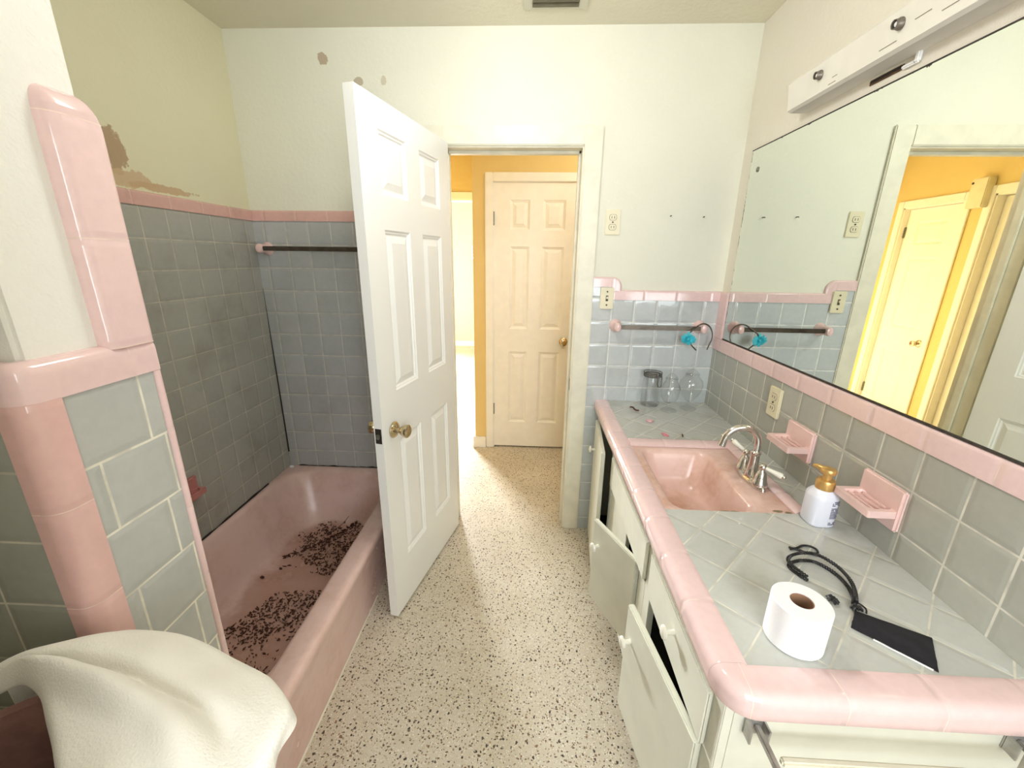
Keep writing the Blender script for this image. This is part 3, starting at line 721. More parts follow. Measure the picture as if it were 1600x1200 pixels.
sc = obj('screw_rosette', bm, M['greyplate'], mi_, True)

# ------------------------------------------------------------------ light bar
lb = thing('light_bar', 'white painted wooden light bar with bare sockets above the mirror', 'light fixture', (0, 0, 0))
bm = bmesh.new()
pf = [(R - 0.0002, 1.924), (0.842, 1.924), (0.832, 1.930), (0.822, 2.004), (0.828, 2.012), (R - 0.0002, 2.020)]
loft(bm, [[(x, y, z) for x, z in pf] for y in (1.612, 0.55)])
obj('board', bm, M['wood'], lb)
bm = bmesh.new()
for y, z, l in ((1.40, 1.937, 0.03), (1.12, 1.965, 0.04), (1.08, 1.985, 0.03), (1.39, 1.950, 0.02), (1.05, 1.95, 0.05), (1.21, 1.945, 0.05)):
    x = 0.832 - (z - 1.930) / 0.074 * 0.010
    obj('paint_crack', box(x - 0.0006, x + 0.001, y - l / 2, y + l / 2, z - 0.0008, z + 0.0008), M['crack'], lb)
for i, y in enumerate((1.452, 1.178, 0.905)):
    z = 1.975; x = 0.8265
    bm = bmesh.new(); lathe(bm, [(0.0125, 0), (0.0125, 0.005), (0.0105, 0.008), (0.010, 0.016), (0.0085, 0.016), (0.0085, 0.006), (0.0001, 0.006)], axis_to((x, y, z), (-1, 0, -0.13)), 16)
    so = obj('lamp_socket', bm, M['socket'], lb, True)
    if i == 2:
        bm = bmesh.new(); lathe(bm, [(0.010, 0.012), (0.012, 0.03), (0.020, 0.05), (0.026, 0.07), (0.027, 0.085), (0.020, 0.105), (0.008, 0.113), (0.0001, 0.114)], axis_to((x, y, z), (-1, 0, -0.13)), 20)
        obj('bulb', bm, M['bulb'], so, True)
    else:
        bm = bmesh.new(); lathe(bm, [(0.0050, 0.006), (0.0050, 0.012), (0.0001, 0.013)], axis_to((x, y, z), (-1, 0, -0.13)), 10)
        obj('contact', bm, M['bulb'], so, True)
sl = thing('wall_slot', 'narrow brown razor slot with a white clip below the light bar', 'slot', (0, 0, 0))
obj('slot_plate', box(R - 0.003, R - 0.0002, 1.228, 1.335, 1.905, 1.917, bev=0.001), M['brown'], sl)
obj('slot_opening', box(R - 0.004, R - 0.0025, 1.235, 1.330, 1.909, 1.9165), M['dark'], sl)
bm = bmesh.new(); bx(bm, R - 0.010, R - 0.0002, 1.190, 1.228, 1.902, 1.911, bev=0.003); bx(bm, R - 0.010, R - 0.0002, 1.180, 1.193, 1.902, 1.928, bev=0.003)
obj('clip', bm, M['bulb'], sl, True)

# ceiling vent
v = thing('ceiling_vent', 'cream ceiling vent with dark slats at the top edge', 'vent', (0, 0, 0))
bm = bmesh.new()
for a in ((-0.058, -0.024, 1.62, 1.893), (0.147, 0.181, 1.62, 1.893), (-0.024, 0.147, 1.876, 1.893), (-0.024, 0.147, 1.62, 1.64)): bx(bm, a[0], a[1], a[2], a[3], H - 0.008, H, bev=0.002)
obj('vent_frame', bm, M['grille'], v)
obj('vent_duct_shade', box(-0.024, 0.147, 1.64, 1.876, H - 0.0015, H - 0.0002), M['dark'], v)  # flat dark sheet painted in place of the shade inside the duct
for i in range(8):
    y = 1.862 - i * 0.03
    bm = bmesh.new(); loft(bm, [[(x, y - 0.010, H - 0.0015), (x, y - 0.012, H - 0.0015), (x, y + 0.004, H - 0.012), (x, y + 0.006, H - 0.012)] for x in (-0.024, 0.147)])
    obj('slat', bm, M['slatshade'], v)

# ------------------------------------------------------------------ vanity cabinet
van = thing('vanity_cabinet', 'cream painted vanity cabinet with half open doors under the pink counter', 'cabinet', (0, 0, 0))
FXf = 0.36; ZT = ZC - 0.05; VY0 = 0.548; VY1 = D - T - 0.001; RW = R - T - 0.0005
bm = bmesh.new()
bx(bm, FXf + 0.018, RW, VY0, VY0 + 0.018, 0.0, ZT - 0.0005)              # near end panel
bx(bm, FXf + 0.018, RW, VY1 - 0.015, VY1, 0.0, ZT - 0.0005)
bx(bm, FXf + 0.06, FXf + 0.075, VY0 + 0.018, VY1 - 0.015, 0, 0.085)        # toe kick
bm2 = bm; obj('end_panels', bm2, M['cab'], van)
bm = bmesh.new()
bx(bm, FXf + 0.018, RW, VY0 + 0.018, VY1 - 0.015, 0.085, 0.10)
bx(bm, RW - 0.010, RW, VY0 + 0.018, VY1 - 0.015, 0.10, ZT - 0.002)
for y in (0.995, 1.58): bx(bm, FXf + 0.018, RW - 0.010, y - 0.008, y + 0.008, 0.10, 0.60)
obj('inside', bm, M['cabin_shade'], van)
bm = bmesh.new()
for a in ((VY0, 0.606, 0.0, ZT - 0.0005), (0.970, 1.020, 0.085, ZT - 0.0005), (1.562, 1.600, 0.085, ZT - 0.0005), (1.985, VY1, 0.0, ZT - 0.0005)): bx(bm, FXf, FXf + 0.018, a[0], a[1], a[2], a[3], bev=0.0015)
for a in ((0.606, 0.970), (1.020, 1.562), (1.600, 1.985)):
    bx(bm, FXf, FXf + 0.018, a[0], a[1], 0.672, ZT - 0.0005, bev=0.0015); bx(bm, FXf, FXf + 0.018, a[0], a[1], 0.085, 0.16, bev=0.0015)
bx(bm, FXf, FXf + 0.018, 1.020, 1.088, 0.085, 0.56, bev=0.0015)
for a in ((0.606, 0.970), (1.020, 1.562)): bx(bm, FXf, FXf + 0.018, a[0], a[1], 0.530, 0.560, bev=0.0015)
obj('face_frame', bm, M['cab'], van)
def cab_knob(parent, o, d):
    bm = bmesh.new(); lathe(bm, [(0.007, 0), (0.006, 0.004), (0.0055, 0.014), (0.008, 0.018), (0.0155, 0.020), (0.0165, 0.023), (0.014, 0.028), (0.006, 0.031), (0.0002, 0.0315)], axis_to(o, d), 18)
    return obj('knob', bm, M['knob'], parent, True)
def cab_front(name, y0, y1, z0, z1, th=0.012, x=FXf):
    bm = bmesh.new(); bx(bm, x - th, x - 0.0005, y0, y1, z0, z1, bev=0.003); return obj(name, bm, M['cab'], van, True)
ff = cab_front('false_front', 1.016, 1.556, 0.546, 0.676)
dr = cab_front('drawer_front', 0.584, 0.968, 0.546, 0.680)
obj('drawer_box', box(FXf, RW - 0.08, 0.62, 0.955, 0.562, 0.66), M['cabin_shade'], van)
cab_knob(dr, (FXf - 0.012, 0.760, 0.630), (-1, 0, 0))
# hinged doors: built flat at the hinge then turned
def hinged(hx, hy, w, z0, z1, ang, s, knobw, knobz):
    """s=+1: the leaf runs towards +y from the hinge, s=-1: towards -y"""
    bm = bmesh.new(); bx(bm, -0.018, -0.0005, 0 if s > 0 else -w, w if s > 0 else 0, z0, z1, bev=0.003)
    o = obj('door', bm, M['cab'], van, True)
    o.location = (hx, hy, 0); o.rotation_euler = (0, 0, math.radians(ang))
    cab_knob(o, (-0.018, s * knobw, knobz), (-1, 0, 0))
    return o
d1 = hinged(0.3605, 1.970, 0.385, 0.035, 0.675, -4.9, -1, 0.09, 0.55)
d2 = hinged(0.3640, 1.094, 0.240, 0.212, 0.550, 24.6, 1, 0.200, 0.462)
d3 = hinged(0.3610, 0.592, 0.346, 0.172, 0.540, 8.9, 1, 0.308, 0.448)
bm = bmesh.new(); bx(bm, FXf + 0.002, FXf + 0.016, 1.275, 1.560, 0.162, 0.528, bev=0.002); obj('door', bm, M['cab'], van, True)

# ------------------------------------------------------------------ countertop
ct = thing('countertop', 'tiled vanity countertop in grey diagonal tile with a pink bullnose edge', 'countertop', (0, 0, 0))
SX0, SX1, SY0, SY1 = 0.3982, 0.768, 1.050, 1.482     # sink cut-out
CX, CY = 0.398, 0.573
bm = bmesh.new(); zt, zb = ZC, ZC - 0.05
for a in ((CX, RW, CY, SY0), (SX1, RW, SY0, SY1), (CX, RW, SY1, VY1)): bx(bm, a[0], a[1], a[2], a[3], zb, zt)
obj('tile_top', bm, M['tile_counter'], ct)
# edge: shallow crowned bullnose with a lower lip
ep = [(0.0, -0.048), (0.060, -0.048), (0.0625, -0.045), (0.063, -0.030)] + [(a, b) for a, b in arc(0.042, -0.018, 0.021, 0, 90, 8)] + [(0.012, 0.0045), (0.0, 0.0005)]
bm = bmesh.new()
sweep(bm, [((CX, VY1, ZC), (-1, 0, 0), Z_), ((CX, CY + 0.0005, ZC), (-1, 0, 0), Z_)], ep)
obj('bullnose_edge', bm, M['pink_front'], ct, True)
bm = bmesh.new()
st = [((CX, CY, ZC), (-math.cos(math.radians(a)), -math.sin(math.radians(a)), 0), Z_) for a in range(0, 91, 9)]
st.append(((RW, CY, ZC), (0, -1, 0), Z_)); sweep(bm, st, ep)
obj('bullnose_edge', bm, M['pink_x'], ct, True)
# pink trim at the far and wall side of the sink
sp = [(-0.006, -0.0036), (-0.006, 0.001), (0.008, 0.007), (0.040, 0.009), (0.050, 0.006), (0.055, 0.0)]
bm = bmesh.new()
sweep(bm, [((SX0 - 0.001, SY1, ZC), Y_, Z_), ((SX1 + 0.004, SY1, ZC), Y_, Z_)], sp)
obj('sink_trim', bm, M['pink_x'], ct, True)
bm = bmesh.new()
sweep(bm, [((SX1, SY0, ZC), X_, Z_), ((SX1, SY1 + 0.05, ZC), X_, Z_)], [(a * 0.66, b) for a, b in sp])
obj('sink_trim', bm, M['pink_front'], ct, True)

# ------------------------------------------------------------------ sink
sk = thing('sink_basin', 'pink enamel sink set into the grey tiled counter', 'sink', (0, 0, 0))
bm = bmesh.new(); e = 0.0008
def S_(z, x0, x1, y0, y1, r): return rrect(x0, x1, y0, y1, r, z, 8)
BX0, BX1, BY0, BY1 = 0.430, 0.672, 1.064, 1.452
loops = [S_(ZC - 0.045, SX0 + e, SX1 - e, SY0 + e, SY1 - e, 0.006), S_(ZC - 0.0048, SX0 + e, SX1 - e, SY0 + e, SY1 - e, 0.004), S_(ZC - 0.004, SX0 + 0.002, SX1 - 0.002, SY0 + 0.002, SY1 - 0.002, 0.004),
         S_(ZC - 0.0045, BX0 - 0.006, BX1 + 0.006, BY0 - 0.006, BY1 + 0.006, 0.045), S_(ZC - 0.008, BX0, BX1, BY0, BY1, 0.045), S_(ZC - 0.020, BX0 + 0.006, BX1 - 0.007, BY0 + 0.006, BY1 - 0.006, 0.045), S_(ZC - 0.09, BX0 + 0.020, BX1 - 0.025, BY0 + 0.02, BY1 - 0.03, 0.05),
         S_(ZC - 0.125, BX0 + 0.03, BX1 - 0.035, BY0 + 0.03, BY1 - 0.045, 0.055), S_(ZC - 0.142, BX0 + 0.048, BX1 - 0.055, BY0 + 0.05, BY1 - 0.07, 0.05), S_(ZC - 0.147, BX0 + 0.08, BX1 - 0.085, BY0 + 0.09, BY1 - 0.11, 0.03)]
loft(bm, loops, False, True)
obj('basin', bm, M['sink'], sk, True)
bm = bmesh.new(); lathe(bm, [(0.024, 0), (0.024, 0.003), (0.016, 0.002), (0.0001, 0.001)], Matrix.Translation((0.55, 1.20, ZC - 0.1472)), 18); obj('drain', bm, M['dullchrome'], sk, True)
rnd = random.Random(9)
for x, y, a, b in ((0.725, 1.066, 0.016, 0.006), (0.752, 1.060, 0.010, 0.006), (0.60, 1.057, 0.012, 0.003), (0.57, 1.056, 0.016, 0.0025)):
    ring = [(x + a * math.cos(t) * rnd.uniform(0.75, 1.1), y + b * math.sin(t) * rnd.uniform(0.75, 1.1)) for t in [2 * PI * i / 12 for i in range(12)]]
    obj('chipped_patch', loft(bmesh.new(), [[(p, q, ZC - 0.005) for p, q in ring], [(p, q, ZC - 0.0033) for p, q in ring]]), M['chip'], sk)

# ------------------------------------------------------------------ faucet
fz = ZC - 0.0035
fa = thing('faucet', 'chrome gooseneck faucet with two white lever handles on the sink', 'faucet', (0.737, 1.247, fz))
bm = bmesh.new(); ring = []
def oval(hx, hy, z):
    return [(hx * math.cos(a) * (1 - 0.12 * abs(math.sin(a))), hy * math.sin(a), z) for a in [2 * PI * i / 32 for i in range(32)]]
loft(bm, [oval(0.026, 0.083, 0), oval(0.026, 0.083, 0.006), oval(0.024, 0.079, 0.012), oval(0.021, 0.074, 0.016)])
obj('base_plate', bm, M['chrome'], fa, True)
bm = bmesh.new()
lathe(bm, [(0.023, 0.010), (0.023, 0.018), (0.0185, 0.030), (0.0145, 0.06), (0.0135, 0.090), (0.016, 0.093), (0.016, 0.100), (0.012, 0.104)], Matrix.Translation((0, 0, 0)), 24)
path = [(0, 0, 0.100), (0.002, 0, 0.118)] + [(-0.052 + 0.054 * math.cos(math.radians(a)), 0.004 * (a / 150), 0.128 + 0.054 * math.sin(math.radians(a))) for a in range(8, 166, 8)]
path += [(-0.107, 0.006, 0.124), (-0.109, 0.006, 0.116)]
tube(bm, path, [0.0105] * (len(path) - 2) + [0.0108, 0.0115], 16)
obj('spout', bm, M['chrome'], fa, True)
for s, dv in ((-1, (0.62, -0.70, -0.16)), (1, (-0.40, 0.86, 0.30))):
    y = 0.052 * s
    bm = bmesh.new(); lathe(bm, [(0.023, 0.010), (0.0235, 0.018), (0.020, 0.024), (0.0165, 0.040), (0.0125, 0.055), (0.008, 0.060), (0.007, 0.068)], Matrix.Translation((0, y, 0)), 24)
    bmesh.ops.create_uvsphere(bm, u_segments=16, v_segments=10, radius=0.0115, matrix=Matrix.Translation((0, y, 0.073)))
    h = obj('handle', bm, M['chrome'], fa, True)
    dv = Vector(dv).normalized(); o = Vector((0, y, 0.074)) + dv * 0.009
    bm = bmesh.new(); lathe(bm, [(0.005, 0), (0.0062, 0.004), (0.0068, 0.02), (0.009, 0.038), (0.0092, 0.046), (0.006, 0.050)], axis_to(o, dv), 16)
    lv = obj('lever', bm, M['knob'], h, True)
    bm = bmesh.new(); bmesh.ops.create_uvsphere(bm, u_segments=14, v_segments=8, radius=0.0075, matrix=Matrix.Translation(o + dv * 0.052))
    obj('tip', bm, M['chrome'], lv, True)

# ------------------------------------------------------------------ things on the counter
def jar_profile_shell(outer, th=0.0022):
    inner = [(max(r - th, 0.0005), z + (th if i == 0 else 0)) for i, (r, z) in enumerate(outer)]
    return outer + list(reversed(inner))
g1 = 'empty glass jars in the far corner of the counter'
j = thing('glass_jar', 'clear cylindrical clip-top glass jar, leftmost on the counter by the wall', 'jar', (0.598, 1.958, ZC + 0.0008), 0, g1)
out = [(0.040, 0), (0.045, 0.004), (0.046, 0.012), (0.045, 0.10), (0.044, 0.128), (0.038, 0.146), (0.037, 0.154)]
bm = bmesh.new(); lathe(bm, jar_profile_shell(out, 0.003), n=32); obj('jar_body', bm, M['glass'], j, True)
bm = bmesh.new(); lathe(bm, [(0.038, 0.159), (0.042, 0.161), (0.042, 0.172), (0.036, 0.177), (0.012, 0.179), (0.0002, 0.179)], n=32); ld = obj('jar_lid', bm, M['glass'], j, True)
bm = bmesh.new(); circ = lambda r, z: [(r * math.cos(2 * PI * i / 32), r * math.sin(2 * PI * i / 32), z) for i in range(32)]
tube(bm, circ(0.0405, 0.149), 0.0024, 6, closed=True); tube(bm, circ(0.043, 0.166), 0.0024, 6, closed=True); tube(bm, circ(0.041, 0.157), 0.003, 6, closed=True)
fx, fy = 0.022, -0.037
for s in (-1, 1):
    c, sn = 0.51 * 1, 0.86
    px, py = fx + s * 0.010, fy + s * 0.005
    tube(bm, [(px, py, 0.166), (px * 1.08, py * 1.08, 0.145), (px * 1.1, py * 1.1, 0.118), (fx * 1.14 + s * 0.006, fy * 1.14, 0.104)], 0.0024, 6)
tube(bm, [(fx * 1.14 - 0.006, fy * 1.14, 0.104), (fx * 1.14 + 0.006, fy * 1.14, 0.104)], 0.0017, 6)
obj('wire_clip', bm, M['clipmetal'], j, True)
def apothecary(label, loc, rb, zb, zh, lidr, sh):
    t = thing('glass_jar', label, 'jar', loc, 0, g1)
    foot = [(0.038, 0), (0.038, 0.003), (0.022, 0.007), (0.008, 0.014), (0.0065, 0.020), (0.0105, 0.026), (0.0105, 0.031), (0.006, 0.036)]
    bm = bmesh.new(); lathe(bm, foot, n=28); obj('foot', bm, M['glass'], t, True)
    o = [(0.010, 0.0365)] + [(r, z) for r, z in zb]
    bm = bmesh.new(); lathe(bm, jar_profile_shell(o, 0.0018), n=32); obj('bowl', bm, M['glass'], t, True)
    bm = bmesh.new(); lathe(bm, jar_profile_shell([(lidr, zh), (lidr * 0.98, zh + 0.004), (lidr * 0.6, zh + 0.018), (0.006, zh + 0.027)], 0.0016), n=28)
    lathe(bm, [(0.004, zh + 0.026), (0.004, zh + 0.032), (0.010, zh + 0.036), (0.011, zh + 0.043), (0.008, zh + 0.049), (0.0003, zh + 0.051)], n=20)
    obj('lid', bm, M['glass'], t, True)
    return t
apothecary('clear footed apothecary jar with narrow bowl, middle of the three glass jars', (0.666, 1.884, ZC + 0.0008), 0,
           [(0.030, 0.050), (0.040, 0.066), (0.0435, 0.090), (0.042, 0.115), (0.035, 0.135), (0.027, 0.146), (0.027, 0.155)], 0.1565, 0.029, 0)
apothecary('clear footed apothecary jar with wide heart-shaped bowl, rightmost glass jar', (0.770, 1.915, ZC + 0.0008), 0,
           [(0.020, 0.046), (0.038, 0.070), (0.050, 0.096), (0.054, 0.122), (0.050, 0.142), (0.038, 0.156), (0.031, 0.163), (0.031, 0.170)], 0.1715, 0.033, 0)
# toilet roll
tr = thing('toilet_roll', 'white toilet paper roll standing on the counter', 'toilet paper', (0.511, 0.634, ZC + 0.001))
RO, RI, RH = 0.049, 0.0195, 0.087
bm = bmesh.new(); lathe(bm, [(RI, 0), (RO - 0.002, 0), (RO, 0.002), (RO, RH - 0.002), (RO - 0.002, RH), (RI, RH), (RI, 0)], n=48, cap0=False, cap1=False); obj('paper', bm, M['paper'], tr, True)
bm = bmesh.new(); lathe(bm, [(RI - 0.0002, 0.0005), (RI - 0.0002, RH - 0.001), (RI - 0.0016, RH - 0.001), (RI - 0.0016, 0.0005), (RI - 0.0002, 0.0005)], n=32, cap0=False, cap1=False); obj('core', bm, M['card'], tr, True)
# soap bottle
sb = thing('soap_bottle', 'white pump soap bottle with gold top beside the sink', 'bottle', (0.801, 1.020, ZC + 0.001))
bm = bmesh.new(); sq = lambda a, b, r, z: rrect(-a, a, -b, b, r, z, 6)
loft(bm, [sq(0.031, 0.031, 0.022, 0), sq(0.034, 0.034, 0.024, 0.004), sq(0.034, 0.034, 0.024, 0.078), sq(0.033, 0.033, 0.024, 0.086), sq(0.027, 0.027, 0.022, 0.096), sq(0.021, 0.021, 0.020, 0.102), sq(0.020, 0.020, 0.0195, 0.104)])
obj('body', bm, M['bottle'], sb, True)
bm = bmesh.new(); lathe(bm, [(0.0215, 0.101), (0.022, 0.104), (0.022, 0.124), (0.020, 0.128), (0.011, 0.130), (0.011, 0.146), (0.017, 0.147), (0.0185, 0.150), (0.0185, 0.156), (0.016, 0.160), (0.0003, 0.161)], n=28)
pc = obj('pump', bm, M['gold'], sb, True)
bm = bmesh.new(); tube(bm, [(-0.002, 0.003, 0.152), (-0.011, 0.013, 0.155), (-0.017, 0.022, 0.157), (-0.021, 0.028, 0.155)], [0.011, 0.0085, 0.006, 0.0045], 12); obj('nozzle', bm, M['gold'], pc, True)
# small print along the right side of the front of the label
def text(body, size, loc, rot, mat, parent, name='print', ext=0.0003):
    cu = bpy.data.curves.new(name, 'FONT'); cu.body = body; cu.size = size; cu.extrude = ext; cu.align_x = 'CENTER'; cu.align_y = 'CENTER'
    tmp = bpy.data.objects.new(name, cu); C.objects.link(tmp)
    dg = bpy.context.evaluated_depsgraph_get(); me = bpy.data.meshes.new_from_object(tmp.evaluated_get(dg))
    bpy.data.objects.remove(tmp)
    me.materials.append(mat)
    o = bpy.data.objects.new(name, me); C.objects.link(o); o.parent = parent; o.location = loc; o.rotation_euler = rot
    return o
bm = bmesh.new(); rnd = random.Random(11)
# rows of tiny unreadable print, standing on the -y face towards +x
for row in range(15):
    z = 0.010 + row * 0.0048
    if row in (2, 3, 11): continue
    x = 0.006
    while x < 0.026:
        w = rnd.uniform(0.0012, 0.0045)
        ang = 0
        y = -0.0345 if x < 0.010 else -(0.010 + math.sqrt(max(0, 0.0243 ** 2 - (x - 0.010) ** 2)))
        if rnd.random() < 0.85: bx(bm, x, min(x + w, 0.0275), y - 0.0006, y + 0.0018, z, z + 0.0028)
        x += w + 0.0009
obj('small_print', bm, M['print'], sb)
# hair tie
tie = spline([(0.656, 0.890, 0), (0.675, 0.895, 0), (0.695, 0.905, 0), (0.712, 0.903, 0), (0.720, 0.893, 0), (0.716, 0.881, 0), (0.702, 0.874, 0), (0.688, 0.879, 0), (0.672, 0.889, 0), (0.656, 0.897, 0)], 6)
o = obj('hair_tie', tube(bmesh.new(), [(p.x, p.y, ZC + 0.0042) for p in tie], 0.0027, 8), M['black'], None, True); tag(o, 'thin black elastic hair tie on the counter beyond the braided headband', 'hair tie')
# black braided headband, a double strand ring
hb = thing('braided_headband', 'black braided double-strand headband with tassels beside the toilet roll', 'headband', (0.660, 0.770, ZC + 0.001))
ringp = [(-0.030, 0.015), (-0.047, 0.052), (-0.036, 0.072), (0.0, 0.084), (0.030, 0.078), (0.050, 0.045), (0.052, 0.005), (0.040, -0.030), (0.026, -0.052)]
for k, (off, zz) in enumerate(((0.0, 0.012), (0.0055, 0.004))):
    pts = spline([(x * (1 - off * 9), y * (1 - off * 9) - off * 0.2, zz + 0.010 * math.sin(PI * i / 8) * (1 - k)) for i, (x, y) in enumerate(ringp)], 14)
    bm = bmesh.new()
    tube(bm, pts, [0.0028 + 0.0018 * math.sin(i * 1.5) ** 2 for i in range(len(pts))], 8)
    if k == 0:
        for ph in (0, PI):
            q = []
            for i, p in enumerate(pts): q.append(p + Vector((math.cos(i * 0.9 + ph), math.sin(i * 0.9 + ph), 0)) * 0.0018)
            tube(bm, q, 0.0013, 6)
    obj('strand', bm, M['black'], hb, True)
rnd = random.Random(4)
for cx, cy, n in ((-0.014, -0.042, 12), (0.020, -0.060, 12)):
    bm = bmesh.new()
    for i in range(n):
        a = rnd.uniform(0, 2 * PI); r = rnd.uniform(0.007, 0.014)
        tube(bm, [(cx, cy, 0.006), (cx + r * 0.6 * math.cos(a), cy + r * 0.6 * math.sin(a), 0.009), (cx + r * math.cos(a), cy + r * math.sin(a), 0.004)], [0.004, 0.0035, 0.0018], 6)
    obj('tassel', bm, M['black'], hb)
# pouch
po = thing('black_pouch', 'flat black felt pouch with cord loop on the counter near the edge', 'pouch', (0, 0, 0))
c0, c1, c2, c3 = Vector((0.678, 0.706, 0)), Vector((0.778, 0.648, 0)), Vector((0.726, 0.577, 0)), Vector((0.640, 0.664, 0))
bm = bmesh.new(); N = 14; rows = []
for k in range(2):
    g = []
    for i in range(N + 1):
        for jx in range(N + 1):
            u, w = i / N, jx / N
            p = c0.lerp(c1, u).lerp(c3.lerp(c2, u), w)
            puff = (1 - (2 * u - 1) ** 4) * (1 - (2 * w - 1) ** 4)
            z = ZC + 0.0012 + (0.0015 + 0.0055 * puff + 0.001 * noise.noise(p * 60) * puff if k else 0)
            p = p + Vector((noise.noise(Vector((u * 5, w * 5, 1))) * 0.0015, noise.noise(Vector((u * 5, w * 5, 7))) * 0.0015, 0))
            g.append(bm.verts.new((p.x, p.y, z)))
    rows.append(g)
for k in range(2):
    for i in range(N):
        for jx in range(N):
            a = i * (N + 1) + jx; bm.faces.new([rows[k][q] for q in (a, a + 1, a + N + 2, a + N + 1)])
bd = [i for i in range(N)] + [i * (N + 1) + N for i in range(N)] + [N * (N + 1) + N - i for i in range(N)] + [(N - i) * (N + 1) for i in range(N)]
for a, b in zip(bd, bd[1:] + bd[:1]): bm.faces.new((rows[0][a], rows[0][b], rows[1][b], rows[1][a]))
obj('pouch_body', bm, M['blackcloth'], po, True)
lp = spline([(0.676, 0.702, ZC + 0.006), (0.682, 0.716, ZC + 0.008), (0.694, 0.719, ZC + 0.008), (0.700, 0.708, ZC + 0.006), (0.694, 0.698, ZC + 0.0045)], 6)
obj('cord_loop', tube(bmesh.new(), lp, 0.0017, 6), M['black'], po, True)
bm = bmesh.new(); a, b = c3.lerp(c2, 0.28), c3.lerp(c2, 0.95); nrm = Vector((-0.62, -0.55, 0)).normalized()
for q in range(1): loft(bm, [[(p.x, p.y, ZC + 0.0010), (p.x + nrm.x * 0.0035, p.y + nrm.y * 0.0035, ZC + 0.0010), (p.x + nrm.x * 0.0035, p.y + nrm.y * 0.0035, ZC + 0.0022), (p.x, p.y, ZC + 0.0024)] for p in (a, b)])
obj('white_lining', bm, M['paper'], po)
# petals and specks
def petal(name, x, y, s, mat, label, cat, seed):
    bm = bmesh.new(); r = random.Random(seed)
    for i in range(3):
        a = r.uniform(0, 2 * PI); cx, cy = x + r.uniform(-s, s) * 0.6, y + r.uniform(-s, s) * 0.5
        ring = [(cx + s * (0.8 + 0.3 * r.random()) * math.cos(t) * math.cos(a) - 0.5 * s * math.sin(t) * math.sin(a), cy + s * math.cos(t) * math.sin(a) + 0.5 * s * math.sin(t) * math.cos(a)) for t in [2 * PI * k / 10 for k in range(10)]]
        loft(bm, [[(p, q, ZC + 0.0008 + i * 0.002) for p, q in ring], [(p, q, ZC + 0.003 + i * 0.002 + 0.003 * r.random()) for p, q in ring]])
    return tag(obj(name, bm, mat, None, True), label, cat)
petal('petal', 0.538, 1.725, 0.016, M['petalpale'], 'pale pink petal scrap on the counter beneath the clip-top jar', 'petal', 1)
petal('petal', 0.558, 1.580, 0.012, M['petal'], 'bright pink petal scrap beside the far rim of the sink', 'petal', 2)
bm = bmesh.new(); tube(bm, spline([(0.492, 1.905, ZC + 0.004), (0.500, 1.888, ZC + 0.009), (0.508, 1.868, ZC + 0.004), (0.524, 1.862, ZC + 0.003)], 4), 0.0035, 6)
tag(obj('dry_leaf', bm, M['leaf'], None, True), 'curled brown dry leaf on the counter left of the jars', 'leaf')
bm = bmesh.new(); tube(bm, [(0.628, 1.572, ZC + 0.002), (0.630, 1.582, ZC + 0.006), (0.633, 1.590, ZC + 0.002)], 0.003, 6)
tag(obj('dead_bug', bm, M['leaf'], None, True), 'tiny dark bug on the counter just beyond the sink', 'bug')
# headband with turquoise bow hanging on the towel bar post
hd = thing('bow_headband', 'grey headband with turquoise bow hanging on the right towel bar post', 'headband', (0, 0, 0))
hy = D - T - 0.050
def hp(a, r=1.0): return (0.800 + 0.047 * r * math.cos(math.radians(a)), hy - 0.014 + 0.006 * math.sin(math.radians(a * 2)), 1.1185 + 0.0562 * r * math.sin(math.radians(a)))
pts = [(0.826, hy - 0.028, 1.055)] + [hp(a) for a in range(-35, 130, 8)] + [(0.735, hy - 0.034, 1.135), (0.730, hy - 0.036, 1.110), (0.742, hy - 0.034, 1.085), (0.775, hy - 0.032, 1.053)]
bm = bmesh.new(); tube(bm, spline(pts, 3), 0.0032, 8); obj('band', bm, M['darkbar'], hd, True)
bm = bmesh.new(); rnd = random.Random(8)
for i in range(12):
    a = 2 * PI * i / 12; r = 0.030 + 0.014 * rnd.random(); cx, cz = 0.728, 1.106
    e_ = Vector((cx + r * math.cos(a), hy - 0.040 - 0.010 * rnd.random(), cz + 0.75 * r * math.sin(a))); c_ = Vector((cx, hy - 0.040, cz)); sd = Vector((-math.sin(a), 0.2, math.cos(a))) * 0.007
    mid = c_.lerp(e_, 0.55) - Vector((0, 0.006, 0))
    loft(bm, [[c_ - sd * 0.3, c_ + sd * 0.3, c_ + sd * 0.3 + Vector((0, 0.002, 0)), c_ - sd * 0.3 + Vector((0, 0.002, 0))], [mid - sd, mid + sd, mid + sd + Vector((0, 0.002, 0)), mid - sd + Vector((0, 0.002, 0))], [e_ - sd * 0.7, e_ + sd * 0.7, e_ + sd * 0.7 + Vector((0, 0.002, 0)), e_ - sd * 0.7 + Vector((0, 0.002, 0))]])
bmesh.ops.create_uvsphere(bm, u_segments=10, v_segments=8, radius=0.008, matrix=Matrix.Translation((0.728, hy - 0.046, 1.106)))
obj('bow', bm, M['blue'], hd)

